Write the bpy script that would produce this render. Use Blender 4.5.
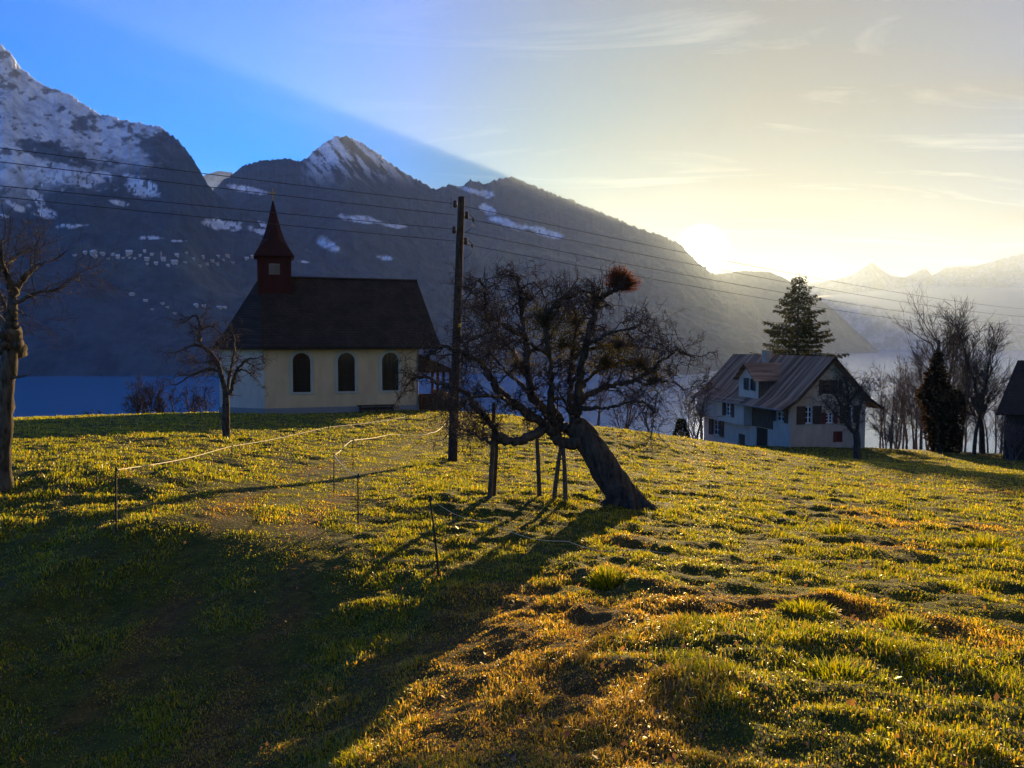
import bpy, bmesh, math, random
import numpy as np
from mathutils import Vector, Matrix

C = bpy.context.scene
for _o in list(bpy.data.objects):
    bpy.data.objects.remove(_o)

# ------------------------------------------------------------------ camera, light, exposure
W, H, F = 1024.0, 768.0, 773.0
PITCH = math.radians(-3.04)
CP, SP = math.cos(PITCH), math.sin(PITCH)
cam_d = bpy.data.cameras.new('camera')
cam_d.sensor_width = 36.0
cam_d.lens = F / W * 36.0
cam_d.clip_start = 0.1
cam_d.clip_end = 120000.0
cam = bpy.data.objects.new('camera', cam_d)
C.collection.objects.link(cam)
cam.location = (0, 0, 0)
cam.rotation_euler = (math.pi / 2 + PITCH, 0, 0)
C.camera = cam


def ray(px, py):
    u, v = (px - 512.0) / F, -(py - 384.0) / F
    return u, CP - v * SP, v * CP + SP          # x, y, z of the view ray


def P(px, py, Y):
    """Point at picture position (px, py) and ground distance Y ahead of the eye."""
    x, y, z = ray(px, py)
    return Vector((x / y * Y, Y, z / y * Y))


SUN_PX = (702.0, 251.0)
sd = Vector(ray(*SUN_PX)).normalized()
SUN_EL = math.asin(sd.z)
SUN_AZ = math.atan2(sd.x, sd.y)
sun_d = bpy.data.lights.new('sun', 'SUN')
sun_d.energy = 5.0
sun_d.angle = math.radians(0.5)
sun_d.color = (1.0, 0.68, 0.31)
sun = bpy.data.objects.new('sun', sun_d)
C.collection.objects.link(sun)
sun.rotation_euler = (-sd).to_track_quat('-Z', 'Y').to_euler()

world = bpy.data.worlds.new('World')
C.world = world
world.use_nodes = True
nt = world.node_tree
nt.nodes.clear()
wo = nt.nodes.new('ShaderNodeOutputWorld')
bg = nt.nodes.new('ShaderNodeBackground')
sky = nt.nodes.new('ShaderNodeTexSky')
sky.sky_type = 'NISHITA'
sky.sun_disc = False
sky.sun_elevation = SUN_EL
sky.sun_rotation = SUN_AZ
sky.altitude = 500
sky.air_density = 1.0
sky.dust_density = 0.05
sky.ozone_density = 2.5
hs = nt.nodes.new('ShaderNodeHueSaturation')
hs.inputs['Saturation'].default_value = 1.6
nt.links.new(sky.outputs[0], hs.inputs['Color'])
tint = nt.nodes.new('ShaderNodeMix'); tint.data_type = 'RGBA'; tint.blend_type = 'MULTIPLY'
tint.inputs[0].default_value = 1.0
nt.links.new(hs.outputs[0], tint.inputs[6])
# high thin cloud: streaky veil, thicker towards the sun's side of the sky
tcw = nt.nodes.new('ShaderNodeTexCoord')
sep = nt.nodes.new('ShaderNodeSeparateXYZ'); nt.links.new(tcw.outputs['Generated'], sep.inputs[0])


def wmath(op, a, b=None, c=None, clamp=False):
    q = nt.nodes.new('ShaderNodeMath'); q.operation = op; q.use_clamp = clamp
    for i, val in enumerate((a, b, c)):
        if val is None: continue
        if isinstance(val, (int, float)): q.inputs[i].default_value = val
        else: nt.links.new(val, q.inputs[i])
    return q.outputs[0]


zup = wmath('MAXIMUM', wmath('ADD', sep.outputs[2], 0.10), 0.02)
cmb = nt.nodes.new('ShaderNodeCombineXYZ')
nt.links.new(wmath('DIVIDE', sep.outputs[0], zup), cmb.inputs[0])
nt.links.new(wmath('MULTIPLY', wmath('DIVIDE', sep.outputs[1], zup), 1.0), cmb.inputs[1])
cn = nt.nodes.new('ShaderNodeTexNoise'); cn.inputs['Scale'].default_value = 0.9; cn.inputs['Detail'].default_value = 7; cn.inputs['Roughness'].default_value = 0.55; cn.inputs['Distortion'].default_value = 0.6
mpw = nt.nodes.new('ShaderNodeMapping'); mpw.inputs['Scale'].default_value = (0.75, 1.3, 1); mpw.inputs['Rotation'].default_value = (0, 0, 0.15)
nt.links.new(cmb.outputs[0], mpw.inputs[0]); nt.links.new(mpw.outputs[0], cn.inputs['Vector'])
streak = nt.nodes.new('ShaderNodeValToRGB')
streak.color_ramp.elements[0].position = 0.46; streak.color_ramp.elements[1].position = 0.80
nt.links.new(cn.outputs[0], streak.inputs[0])
side = wmath('MULTIPLY_ADD', sep.outputs[0], 1.7, 0.50, clamp=True)      # clear on the left, veiled to the right
veil = wmath('MULTIPLY', wmath('MULTIPLY_ADD', streak.outputs[0], 0.25, 0.80), side, clamp=True)
cl = nt.nodes.new('ShaderNodeMix'); cl.data_type = 'RGBA'
CLOUD_A = (0.92, 0.82, 0.78, 1)
CLOUD_B = (2.6, 2.4, 1.9, 1)
nt.links.new(veil, cl.inputs[0]); nt.links.new(tint.outputs[2], cl.inputs[6])
# brighter wisps inside the veil
wn = nt.nodes.new('ShaderNodeTexNoise'); wn.inputs['Scale'].default_value = 1.5; wn.inputs['Detail'].default_value = 8; wn.inputs['Roughness'].default_value = 0.6; wn.inputs['Distortion'].default_value = 1.2
mp2 = nt.nodes.new('ShaderNodeMapping'); mp2.inputs['Scale'].default_value = (0.55, 1.9, 1); mp2.inputs['Location'].default_value = (0.3, 1.7, 0)
nt.links.new(cmb.outputs[0], mp2.inputs[0]); nt.links.new(mp2.outputs[0], wn.inputs['Vector'])
wr = nt.nodes.new('ShaderNodeValToRGB'); wr.color_ramp.elements[0].position = 0.55; wr.color_ramp.elements[1].position = 0.76
nt.links.new(wn.outputs[0], wr.inputs[0])
wc = nt.nodes.new('ShaderNodeMix'); wc.data_type = 'RGBA'
wc.inputs[6].default_value = CLOUD_A; wc.inputs[7].default_value = CLOUD_B
nt.links.new(wr.outputs[0], wc.inputs[0]); nt.links.new(wc.outputs[2], cl.inputs[7])
vd = nt.nodes.new('ShaderNodeVectorMath'); vd.operation = 'DOT_PRODUCT'
nt.links.new(tcw.outputs['Generated'], vd.inputs[0]); vd.inputs[1].default_value = tuple(sd)
warm = nt.nodes.new('ShaderNodeMapRange'); warm.interpolation_type = 'SMOOTHSTEP'   # the blue deepens away from the sun
warm.inputs['From Min'].default_value = math.cos(math.radians(30)); warm.inputs['From Max'].default_value = math.cos(math.radians(4))
tc2 = nt.nodes.new('ShaderNodeMix'); tc2.data_type = 'RGBA'
TINT_A = (0.50, 0.77, 1.45, 1)
TINT_B = (0.80, 0.52, 0.42, 1)
tc2.inputs[6].default_value = TINT_A; tc2.inputs[7].default_value = TINT_B
nt.links.new(vd.outputs['Value'], warm.inputs[0]); nt.links.new(warm.outputs[0], tc2.inputs[0]); nt.links.new(tc2.outputs[2], tint.inputs[7])
# the sun's own disc, dazzling
disc = nt.nodes.new('ShaderNodeMapRange'); disc.interpolation_type = 'SMOOTHSTEP'
disc.inputs['From Min'].default_value = math.cos(math.radians(3.6)); disc.inputs['From Max'].default_value = math.cos(math.radians(0.75))
nt.links.new(vd.outputs['Value'], disc.inputs[0])
dm = nt.nodes.new('ShaderNodeMix'); dm.data_type = 'RGBA'
dm.inputs[7].default_value = (160, 150, 120, 1)
nt.links.new(wmath('POWER', disc.outputs[0], 34.0), dm.inputs[0]); nt.links.new(cl.outputs[2], dm.inputs[6])
nt.links.new(dm.outputs[2], bg.inputs['Color'])
bg.inputs['Strength'].default_value = 0.095
nt.links.new(bg.outputs[0], wo.inputs['Surface'])

vs = C.view_settings
vs.view_transform = 'Standard'
vs.look = 'None'
vs.gamma = 1.0
vs.use_curve_mapping = False
vs.exposure = 1.5
C.display_settings.display_device = 'sRGB'
C.cycles.use_denoising = True
C.cycles.max_bounces = 6
C.cycles.transparent_max_bounces = 24
C.cycles.volume_bounces = 2
C.cycles.use_adaptive_sampling = True
C.cycles.adaptive_threshold = 0.02
HAZE_DENSITY = 3.5e-5
HAZE_TOP = 1540.0
LAKE_Z = -97.0
rng = np.random.default_rng(7)
random.seed(7)


# ------------------------------------------------------------------ helpers
def new_mat(name):
    m = bpy.data.materials.new(name)
    m.use_nodes = True
    n = m.node_tree
    n.nodes.clear()
    out = n.nodes.new('ShaderNodeOutputMaterial')
    return m, n, out


def link_obj(name, me, mat=None, parent=None):
    o = bpy.data.objects.new(name, me)
    C.collection.objects.link(o)
    if mat is not None:
        for mm in (mat if isinstance(mat, (list, tuple)) else [mat]):
            me.materials.append(mm)
    if parent is not None:
        o.parent = parent
    return o


def np_mesh(name, verts, faces, smooth=False):
    """Mesh from numpy arrays; faces is an (n,k) int array."""
    me = bpy.data.meshes.new(name)
    verts = np.asarray(verts, dtype=np.float32)
    faces = np.asarray(faces, dtype=np.int32)
    n, k = faces.shape
    me.vertices.add(len(verts))
    me.vertices.foreach_set('co', verts.ravel())
    me.loops.add(n * k)
    me.loops.foreach_set('vertex_index', faces.ravel())
    me.polygons.add(n)
    me.polygons.foreach_set('loop_start', np.arange(0, n * k, k, dtype=np.int32))
    me.polygons.foreach_set('loop_total', np.full(n, k, dtype=np.int32))
    if smooth:
        me.polygons.foreach_set('use_smooth', np.ones(n, dtype=bool))
    me.update(calc_edges=True)
    return me


def col_attr(me, name, cols):
    a = me.color_attributes.new(name, 'FLOAT_COLOR', 'POINT')
    c = np.ones((len(cols), 4), dtype=np.float32)
    c[:, :3] = cols
    a.data.foreach_set('color', c.ravel())


def fl_attr(me, name, vals):
    a = me.attributes.new(name, 'FLOAT', 'POINT')
    a.data.foreach_set('value', np.asarray(vals, dtype=np.float32))


def hash2(ix, iy, seed):
    n = (ix.astype(np.int64) * 374761393 + iy.astype(np.int64) * 668265263 + seed * 1442695041) & 0x7fffffff
    n = ((n ^ (n >> 13)) * 1274126177) & 0x7fffffff
    n = n ^ (n >> 16)
    return (n & 0xffff) / 65535.0


def vnoise(x, y, seed=0):
    x = np.asarray(x, float); y = np.asarray(y, float)
    x0 = np.floor(x); y0 = np.floor(y)
    fx = x - x0; fy = y - y0
    fx = fx * fx * fx * (fx * (fx * 6 - 15) + 10); fy = fy * fy * fy * (fy * (fy * 6 - 15) + 10)
    a = hash2(x0, y0, seed); b = hash2(x0 + 1, y0, seed)
    c = hash2(x0, y0 + 1, seed); d = hash2(x0 + 1, y0 + 1, seed)
    return (a * (1 - fx) + b * fx) * (1 - fy) + (c * (1 - fx) + d * fx) * fy


def fbm(x, y, seed=0, octv=4, gain=0.5):
    s = 0; a = 1; t = 0
    for i in range(octv):
        s = s + a * vnoise(x * 2 ** i + 17.3 * i, y * 2 ** i - 9.1 * i, seed + i)
        t += a; a *= gain
    return s / t                                 # 0..1


def sstep(a, b, x):
    t = np.clip((x - a) / (b - a), 0, 1)
    return t * t * (3 - 2 * t)


def tag(o, label=None, cat=None, group=None, kind=None):
    if label: o['label'] = label
    if cat: o['category'] = cat
    if group: o['group'] = group
    if kind: o['kind'] = kind
    return o


def empty(name, loc, rz=0.0):
    o = bpy.data.objects.new(name, None)
    C.collection.objects.link(o)
    o.location = loc
    o.rotation_euler = (0, 0, rz)
    o.empty_display_size = 0.3
    return o


# ------------------------------------------------------------------ haze (air between here and the far shore)
def build_haze():
    m, n, out = new_mat('haze_air')
    pv = n.nodes.new('ShaderNodeVolumePrincipled')
    pv.inputs['Color'].default_value = (0.60, 0.78, 1.0, 1)
    pv.inputs['Density'].default_value = HAZE_DENSITY
    pv.inputs['Anisotropy'].default_value = 0.5
    n.links.new(pv.outputs[0], out.inputs['Volume'])
    me = bpy.data.meshes.new('haze')
    bm = bmesh.new()
    bmesh.ops.create_cube(bm, size=1)
    for v in bm.verts:
        v.co = Vector((v.co.x * 70000, 16000 + v.co.y * 40000, LAKE_Z - 1 if v.co.z < 0 else HAZE_TOP))
    bm.to_mesh(me); bm.free()
    o = link_obj('haze', me, m)
    tag(o, kind='stuff')
    return o


build_haze()
# ------------------------------------------------------------------ mountains across the lake
def mountain_mat(name):
    m, n, out = new_mat(name)
    b = n.nodes.new('ShaderNodeBsdfPrincipled')
    b.inputs['Roughness'].default_value = 0.95
    b.inputs['Specular IOR Level'].default_value = 0.1
    at = n.nodes.new('ShaderNodeAttribute'); at.attribute_name = 'tint'
    tc = n.nodes.new('ShaderNodeTexCoord')
    n1 = n.nodes.new('ShaderNodeTexNoise'); n1.inputs['Scale'].default_value = 0.016; n1.inputs['Detail'].default_value = 9; n1.inputs['Roughness'].default_value = 0.68
    mp = n.nodes.new('ShaderNodeMapping'); mp.inputs['Scale'].default_value = (1, 1, 0.45)
    n.links.new(tc.outputs['Object'], mp.inputs[0]); n.links.new(mp.outputs[0], n1.inputs['Vector'])
    rp = n.nodes.new('ShaderNodeValToRGB')
    rp.color_ramp.elements[0].position = 0.36; rp.color_ramp.elements[0].color = (0.52, 0.54, 0.57, 1)
    rp.color_ramp.elements[1].position = 0.62; rp.color_ramp.elements[1].color = (1.28, 1.28, 1.28, 1)
    mu = n.nodes.new('ShaderNodeMix'); mu.data_type = 'RGBA'; mu.blend_type = 'MULTIPLY'; mu.inputs[0].default_value = 0.85
    n.links.new(n1.outputs[0], rp.inputs[0]); n.links.new(at.outputs['Color'], mu.inputs[6]); n.links.new(rp.outputs[0], mu.inputs[7])
    n.links.new(mu.outputs[2], b.inputs['Base Color'])
    bp = n.nodes.new('ShaderNodeBump'); bp.inputs['Strength'].default_value = 1.0; bp.inputs['Distance'].default_value = 28.0
    n.links.new(n1.outputs[0], bp.inputs['Height']); n.links.new(bp.outputs[0], b.inputs['Normal'])
    n.links.new(b.outputs[0], out.inputs['Surface'])
    return m


def interp_line(pts, xs):
    p = np.array(pts, float)
    return np.interp(xs, p[:, 0], p[:, 1])


def mountain(name, sky_pts, R_pts, r0, snow_fn, x0, x1, rows=110, step=1.0, back=1.25, rough=1.0, seed=0, jag=1.2, pw=0.8):
    """Terrain from the shore at range r0 up to a ridge whose height follows the skyline seen from the meadow."""
    xs = np.arange(x0, x1 + 0.01, step)
    ys = interp_line(sky_pts, xs)
    tree = (vnoise(xs * 0.55, xs * 0 + 3, seed + 50) + vnoise(xs * 1.1, xs * 0 + 8, seed + 51)) - 1.0
    ys = ys + jag * tree + 1.6 * rough * (fbm(xs * 0.07, xs * 0, seed + 9, 3) - 0.5)
    R = interp_line(R_pts, xs)
    u = (xs - 512) / F
    v = -(ys - 384) / F
    dy = CP - v * SP; dz = v * CP + SP
    slope = dz / dy                               # z per metre of Y
    e0 = LAKE_Z / r0 * 1.02
    t = np.linspace(0, 1, rows)[:, None]
    Y = r0 + (R[None, :] - r0) * t
    X = Y * (u / dy)[None, :]
    e = e0 + (slope[None, :] - e0) * t ** pw
    Z = e * Y
    amp = rough * (R[None, :]) * 0.035 * np.sin(np.pi * np.clip(t, 0, 1)) ** 0.8
    nz = 1 - np.abs(2 * fbm(X / 900, Y / 900, seed, 5, 0.55) - 1)
    nz2 = fbm(X / 260, Y / 260, seed + 20, 4) - 0.5
    Z = Z + amp * ((nz - 0.75) * 1.4 + nz2 * 0.5)
    # far side, falling away
    nb = 8
    tb = np.linspace(0.12, 1, nb)[:, None]
    Yb = R[None, :] * (1 + (back - 1) * tb)
    Xb = Yb * (u / dy)[None, :]
    Zb = (slope * R)[None, :] * (1 - tb) + LAKE_Z * tb
    X = np.vstack([X, Xb]); Y = np.vstack([Y, Yb]); Z = np.vstack([Z, Zb])
    nr, nc = X.shape
    idx = np.arange(nr * nc).reshape(nr, nc)
    f = np.stack([idx[:-1, :-1], idx[:-1, 1:], idx[1:, 1:], idx[1:, :-1]], -1).reshape(-1, 4)
    verts = np.stack([X, Y, Z], -1).reshape(-1, 3)
    me = np_mesh(name, verts, f, True)
    # picture position of every vertex, used as a map coordinate for snowfields and woods
    zc = Y * CP + Z * SP
    pxx = 512 + F * X / zc
    pyy = 384 - F * (-Y * SP + Z * CP) / zc
    gx = np.gradient(Z, axis=1); 
    cols = snow_fn(pxx, pyy, X, Y, Z, nz)
    col_attr(me, 'tint', cols.reshape(-1, 3))
    o = link_obj(name, me, MAT_MOUNT)
    tag(o, kind='structure')
    return o


MAT_MOUNT = mountain_mat('mountain_side')
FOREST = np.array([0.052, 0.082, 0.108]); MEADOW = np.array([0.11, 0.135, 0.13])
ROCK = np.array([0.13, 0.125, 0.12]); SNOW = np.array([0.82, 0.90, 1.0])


def mixc(a, b, m):
    return a * (1 - m[..., None]) + b * m[..., None]


def patch(px, py, cx, cy, rx, ry, tilt=0.0, X=None, Y=None, seed=0, soft=0.35):
    c, s = math.cos(tilt), math.sin(tilt)
    dx = px - cx; dy = py - cy
    a = (dx * c + dy * s) / rx; b = (-dx * s + dy * c) / ry
    d = np.sqrt(a * a + b * b) + 1.1 * (fbm(px / 9, py / 5, seed, 4) - 0.5)
    return 1 - sstep(1 - soft, 1 + soft * 0.3, d)


def base_cover(px, py, X, Y, seed):
    n = fbm(X / 700, Y / 500, seed + 3, 4)
    c = mixc(np.broadcast_to(FOREST, px.shape + (3,)), MEADOW, sstep(0.56, 0.66, n) * sstep(215, 260, py))
    return c


def cover_left(px, py, X, Y, Z, nz):
    c = base_cover(px, py, X, Y, 5)
    n = fbm(px / 16, py / 9, 31, 5, 0.6)
    n2 = fbm(px / 5, py / 3.2, 37, 3)
    hi = 1 - sstep(150, 205, py + 26 * (n - 0.5) + (px - 60) * 0.22)
    rocks = sstep(0.54, 0.64, n * 0.65 + n2 * 0.35)
    s = hi * (1 - 0.8 * rocks)
    c = mixc(c, ROCK * 0.6, hi * rocks)
    # dark wooded bands
    w = patch(px, py, 55, 153, 42, 13, 0.2, seed=61) + patch(px, py, 172, 155, 42, 22, 0.5, seed=62) + patch(px, py, 190, 180, 30, 20, 0.4, seed=63)
    s = s * (1 - np.clip(w, 0, 1) * 0.92)
    for (cx, cy, rx, ry, tl, sd_) in ((60, 175, 62, 13, 0.10, 71), (140, 186, 20, 9, 0.4, 72), (14, 205, 14, 4, 0.5, 73), (44, 213, 16, 5, 0.35, 74),
                                      (2, 216, 8, 2.2, 0.1, 75), (70, 226, 16, 2, -0.05, 76), (38, 200, 14, 6, 0.9, 77), (225, 225, 24, 5, 0.1, 78), (150, 238, 14, 1.6, 0.0, 79), (180, 241, 8, 1.3, 0.0, 80), (262, 232, 14, 3, 0.2, 82), (120, 203, 10, 2.5, 0.2, 85), (305, 262, 7, 1.6, 0.1, 87)):
        k = patch(px, py, cx, cy, rx, ry, tl, seed=sd_)
        tr = sstep(0.60, 0.68, fbm(px / 3.0, py / 3.5, sd_ + 9, 2))
        s = np.maximum(s, k * (1 - 0.9 * tr))
    return mixc(c, SNOW, np.clip(s, 0, 1))


def cover_mid(px, py, X, Y, Z, nz):
    c = base_cover(px, py, X, Y, 15)
    n = fbm(px / 10, py / 10, 131, 5, 0.6)
    # bare summit with snow in its gullies
    top = (1 - sstep(150, 192, py)) * sstep(296, 318, px) * (1 - sstep(425, 445, px))
    g = fbm((px - 0.9 * py) / 5.0, (py + 0.4 * px) / 22, 141, 4, 0.6)
    s = top * sstep(0.44, 0.54, g + 0.10 * sstep(315, 330, px) * (1 - sstep(330, 345, px)))
    c = mixc(c, ROCK * 0.55, top * 0.8)
    for (cx, cy, rx, ry, tl, sd_) in ((195, 205, 22, 5.5, -0.15, 81), (180, 212, 12, 3, 0.1, 82), (245, 226, 27, 7, 0.10, 83), (222, 216, 10, 2.5, 0.3, 84),
                                      (365, 220, 23, 4, 0.15, 85), (328, 244, 13, 5, 0.5, 86), (395, 226, 12, 2, 0.1, 87), (487, 209, 9, 5, 0.5, 88),
                                      (505, 222, 22, 4, 0.35, 89), (540, 231, 24, 4, 0.25, 90), (488, 194, 8, 4, 0.3, 91), (470, 190, 20, 3, 0.3, 92),
                                      (143, 238, 12, 1.2, 0.02, 93), (178, 241, 6, 1.0, 0.0, 94), (385, 258, 10, 2, 0.1, 95), (306, 252, 6, 1.4, 0.1, 96), (250, 190, 20, 3, 0.2, 97)):
        k = patch(px, py, cx, cy, rx, ry, tl, seed=sd_)
        tr = sstep(0.60, 0.68, fbm(px / 3.0, py / 3.0, sd_ + 9, 2))
        s = np.maximum(s, k * (1 - 0.5 * tr))
    return mixc(c, SNOW, np.clip(s, 0, 1))


def cover_far(px, py, X, Y, Z, nz):
    n = fbm(px / 8, py / 5, 231, 4)
    return mixc(np.broadcast_to(ROCK * 0.7, px.shape + (3,)), SNOW, 0.22 + 0.16 * sstep(0.4, 0.6, n))


def cover_wood(px, py, X, Y, Z, nz):
    return base_cover(px, py, X, Y, 25)


mountain('mountain_peak', [(-420, 60), (-250, 42), (-120, 46), (-40, 38), (0, 44), (10, 52), (20, 68), (45, 86), (60, 90), (75, 98), (100, 114), (130, 121), (160, 127), (180, 142), (195, 162), (208, 184),
                  (216, 194), (228, 203), (246, 212), (262, 226), (285, 238), (320, 256), (352, 282), (392, 306), (430, 338), (462, 374)],
         [(-420, 3700), (0, 3700), (230, 3900), (462, 3000)], 2250, cover_left, -420, 462, rows=300, seed=3, jag=2.0, pw=0.85)
mountain('far_ridge', [(150, 230), (190, 185), (205, 175), (218, 171), (232, 173), (250, 185), (280, 230)],
         [(150, 9500), (280, 9500)], 8300, cover_far, 150, 280, rows=30, seed=8, jag=0.6)
MID = [(120, 380), (150, 300), (170, 250), (200, 205), (215, 187), (230, 175), (245, 165), (262, 160), (285, 158), (300, 161), (309, 157), (316, 148), (335, 137), (348, 137), (362, 143), (375, 151), (395, 167),
       (420, 181), (436, 190), (450, 184), (462, 187), (470, 181), (485, 184), (495, 180), (512, 176.5), (525, 181.5), (545, 190), (575, 202), (600, 212), (625, 222), (640, 228),
       (650, 232), (656, 233.5), (664, 236), (672, 240), (682, 245), (690, 254), (700, 264), (715, 274), (740, 290), (780, 330), (810, 372)]
mountain('mountain_ridge', MID, [(120, 4700), (340, 5200), (430, 5900), (512, 6700), (660, 7000), (810, 7200)], 2350, cover_mid, 120, 810, rows=260, seed=13, jag=2.2, pw=0.9, rough=0.8)
mountain('headland', [(560, 372), (600, 345), (640, 310), (680, 284), (705, 276), (725, 273), (745, 271), (770, 272), (783, 277), (797, 286), (815, 297), (832, 308), (850, 325), (872, 345), (886, 359), (893, 368), (897, 374)],
         [(560, 8000), (897, 8300)], 7400, cover_wood, 560, 897, seed=23, rows=60, jag=0.8, rough=0.35)
mountain('distant_peaks', [(700, 300), (780, 288), (838, 279), (848, 276), (856, 273), (872, 262), (882, 270), (892, 276), (905, 277), (918, 271), (926, 268), (932, 275), (945, 268), (957, 266), (975, 266), (1000, 259), (1024, 253), (1100, 248), (1250, 246), (1450, 250)],
         [(700, 11900), (1450, 11600)], 10700, cover_far, 700, 1450, rows=40, seed=33, jag=0.5, rough=0.3)

# ------------------------------------------------------------------ lake
def build_lake():
    m, n, out = new_mat('lake_water')
    b = n.nodes.new('ShaderNodeBsdfPrincipled')
    b.inputs['Base Color'].default_value = (0.004, 0.19, 0.42, 1)
    b.inputs['Roughness'].default_value = 0.22
    b.inputs['IOR'].default_value = 1.33
    tc = n.nodes.new('ShaderNodeTexCoord')
    mp = n.nodes.new('ShaderNodeMapping'); mp.inputs['Scale'].default_value = (0.05, 0.22, 0.1)
    ns = n.nodes.new('ShaderNodeTexNoise'); ns.inputs['Scale'].default_value = 3.0; ns.inputs['Detail'].default_value = 3
    bp = n.nodes.new('ShaderNodeBump'); bp.inputs['Strength'].default_value = 0.35; bp.inputs['Distance'].default_value = 0.3
    n.links.new(tc.outputs['Object'], mp.inputs['Vector']); n.links.new(mp.outputs[0], ns.inputs['Vector'])
    n.links.new(ns.outputs[0], bp.inputs['Height']); n.links.new(bp.outputs[0], b.inputs['Normal'])
    n.links.new(b.outputs[0], out.inputs['Surface'])
    v = [(-34000, 100, LAKE_Z), (34000, 100, LAKE_Z), (34000, 35000, LAKE_Z), (-34000, 35000, LAKE_Z)]
    o = link_obj('lake', np_mesh('lake', v, [[0, 1, 2, 3]]), m)
    tag(o, kind='structure')


build_lake()


# ------------------------------------------------------------------ bank of low cloud filling the far valley
def build_fog():
    m, n, out = new_mat('low_cloud')
    pv = n.nodes.new('ShaderNodeVolumePrincipled')
    pv.inputs['Color'].default_value = (0.97, 0.92, 0.82, 1); pv.inputs['Density'].default_value = 1.6e-3; pv.inputs['Anisotropy'].default_value = 0.55
    n.links.new(pv.outputs[0], out.inputs['Volume'])
    nx, ny = 90, 24
    t = np.linspace(0, 1, nx)[:, None]; s = np.linspace(0, 1, ny)[None, :]
    Yb = 8900 + 1400 * s + 0 * t
    pxs = 806 + (1500 - 806) * t
    X = (pxs - 512) / F * Yb * 1.0
    edge = np.clip(np.minimum(t / 0.16, 1) * 1.0, 0, 1) * np.sin(np.pi * np.clip(s, 0.0, 1)) ** 0.35
    ypx_top = 286 + 10 * np.clip(t - 0.1, 0, 1) + 3.0 * (fbm(X / 1500, Yb / 900, 901, 4) - 0.5)
    ypx_bot = 308 + 26 * (t ** 0.8) + 8 * (fbm(X / 1800, Yb / 900, 921, 3) - 0.5)
    zt = -(ypx_top - 343) / F * Yb; zb = -(ypx_bot - 343) / F * Yb
    mid = (zt + zb) / 2; hh = (zt - zb) / 2 * edge
    top = np.stack([X, Yb, mid + hh], -1).reshape(-1, 3); bot = np.stack([X, Yb, mid - hh - 0.5], -1).reshape(-1, 3)
    V = np.vstack([top, bot]); N = nx * ny
    i = np.arange(N).reshape(nx, ny)
    f = np.stack([i[:-1, :-1], i[1:, :-1], i[1:, 1:], i[:-1, 1:]], -1).reshape(-1, 4)
    fs = [f, f[:, ::-1] + N]
    ring = np.concatenate([i[0, :], i[1:, -1], i[-1, -2::-1], i[-2:0:-1, 0]])
    r2 = np.roll(ring, -1)
    fs.append(np.stack([r2, ring, ring + N, r2 + N], -1))
    o = link_obj('fog_bank', np_mesh('fog_bank', V, np.concatenate(fs), True), m)
    tag(o, kind='stuff')


build_fog()
# ------------------------------------------------------------------ meadow
CTRL = []
for (px, py, Y) in ((0, 768, 4.7), (256, 768, 4.4), (400, 768, 3.8), (512, 768, 3.2), (10, 640, 6.1), (256, 640, 6.2), (400, 640, 5.85), (0, 560, 8.0), (140, 600, 7.2), (768, 768, 2.95), (1024, 768, 3.0),
                    (5, 487, 10.5), (0, 441, 18.0), (0, 430, 25.0), (120, 470, 12.0), (113, 420, 36.0), (225, 437, 24.0), (200, 414, 43.0),
                    (265, 414, 46.0), (340, 413, 47.0), (418, 411, 48.0), (232, 413, 49.5), (452, 463, 22.0), (335, 494, 13.0), (358, 527, 9.8), (440, 575, 7.2), (116, 527, 8.3), (300, 560, 7.8),
                    (625, 507, 12.5), (490, 490, 12.6), (562, 502, 12.0), (400, 437, 31.0), (450, 425, 36),
                    (600, 430, 36.0), (560, 425, 40), (700, 441, 40.0), (760, 450, 44.0), (740, 449, 66), (790, 447, 66.0), (880, 448, 70.0), (705, 446, 74), (800, 472, 30.0), (856, 460, 54.0), (1000, 462, 55.0), (940, 455, 62.0), (1060, 458, 62),
                    (900, 520, 13.5), (1000, 482, 28.0), (700, 480, 20.0), (1000, 560, 9.0), (760, 560, 8.6), (1010, 640, 5.0), (512, 640, 5.2)):
    CTRL.append(tuple(P(px, py, Y)))
CTRL += [(0, 0, -1.6), (-6, 0, -1.55), (6, 0, -1.65), (-8, -8, -1.3), (0, -8, -1.3), (8, -8, -1.4), (-25, 0, -1.5), (25, 0, -2.6), (30, 15, -4.4), (-30, 20, -2.6),
         (-45, 50, -6), (-30, 70, -8.5), (-15, 62, -5.4), (0, 62, -6.2), (0, 75, -9.5), (10, 60, -7.6), (18, 90, -14), (45, 90, -14), (-60, 90, -16), (0, 110, -22), (70, 70, -11), (70, 110, -22), (50, 40, -7.5), (-20, 110, -22)]
CTRL = np.array(CTRL)


def tps(pts, reg=0.02):
    n = len(pts)
    S = 20.0
    q = pts[:, :2] / S
    d = np.linalg.norm(q[:, None] - q[None], axis=-1)
    K = np.where(d > 0, d * d * np.log(d + 1e-12), 0) + reg * np.eye(n) * 0.1
    Pm = np.hstack([np.ones((n, 1)), q])
    A = np.zeros((n + 3, n + 3)); A[:n, :n] = K; A[:n, n:] = Pm; A[n:, :n] = Pm.T
    w = np.linalg.solve(A, np.concatenate([pts[:, 2], np.zeros(3)]))

    def f(x, y):
        x = np.asarray(x, float); y = np.asarray(y, float)
        sh = x.shape
        p = np.stack([x.ravel(), y.ravel()], -1) / S
        out = np.empty(len(p))
        for i in range(0, len(p), 20000):
            dd = np.linalg.norm(p[i:i + 20000, None] - q[None], axis=-1)
            out[i:i + 20000] = (dd * dd * np.log(dd + 1e-12)) @ w[:n] + w[n] + p[i:i + 20000] @ w[n + 1:]
        return out.reshape(sh)
    return f


_tps = tps(CTRL)


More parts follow.
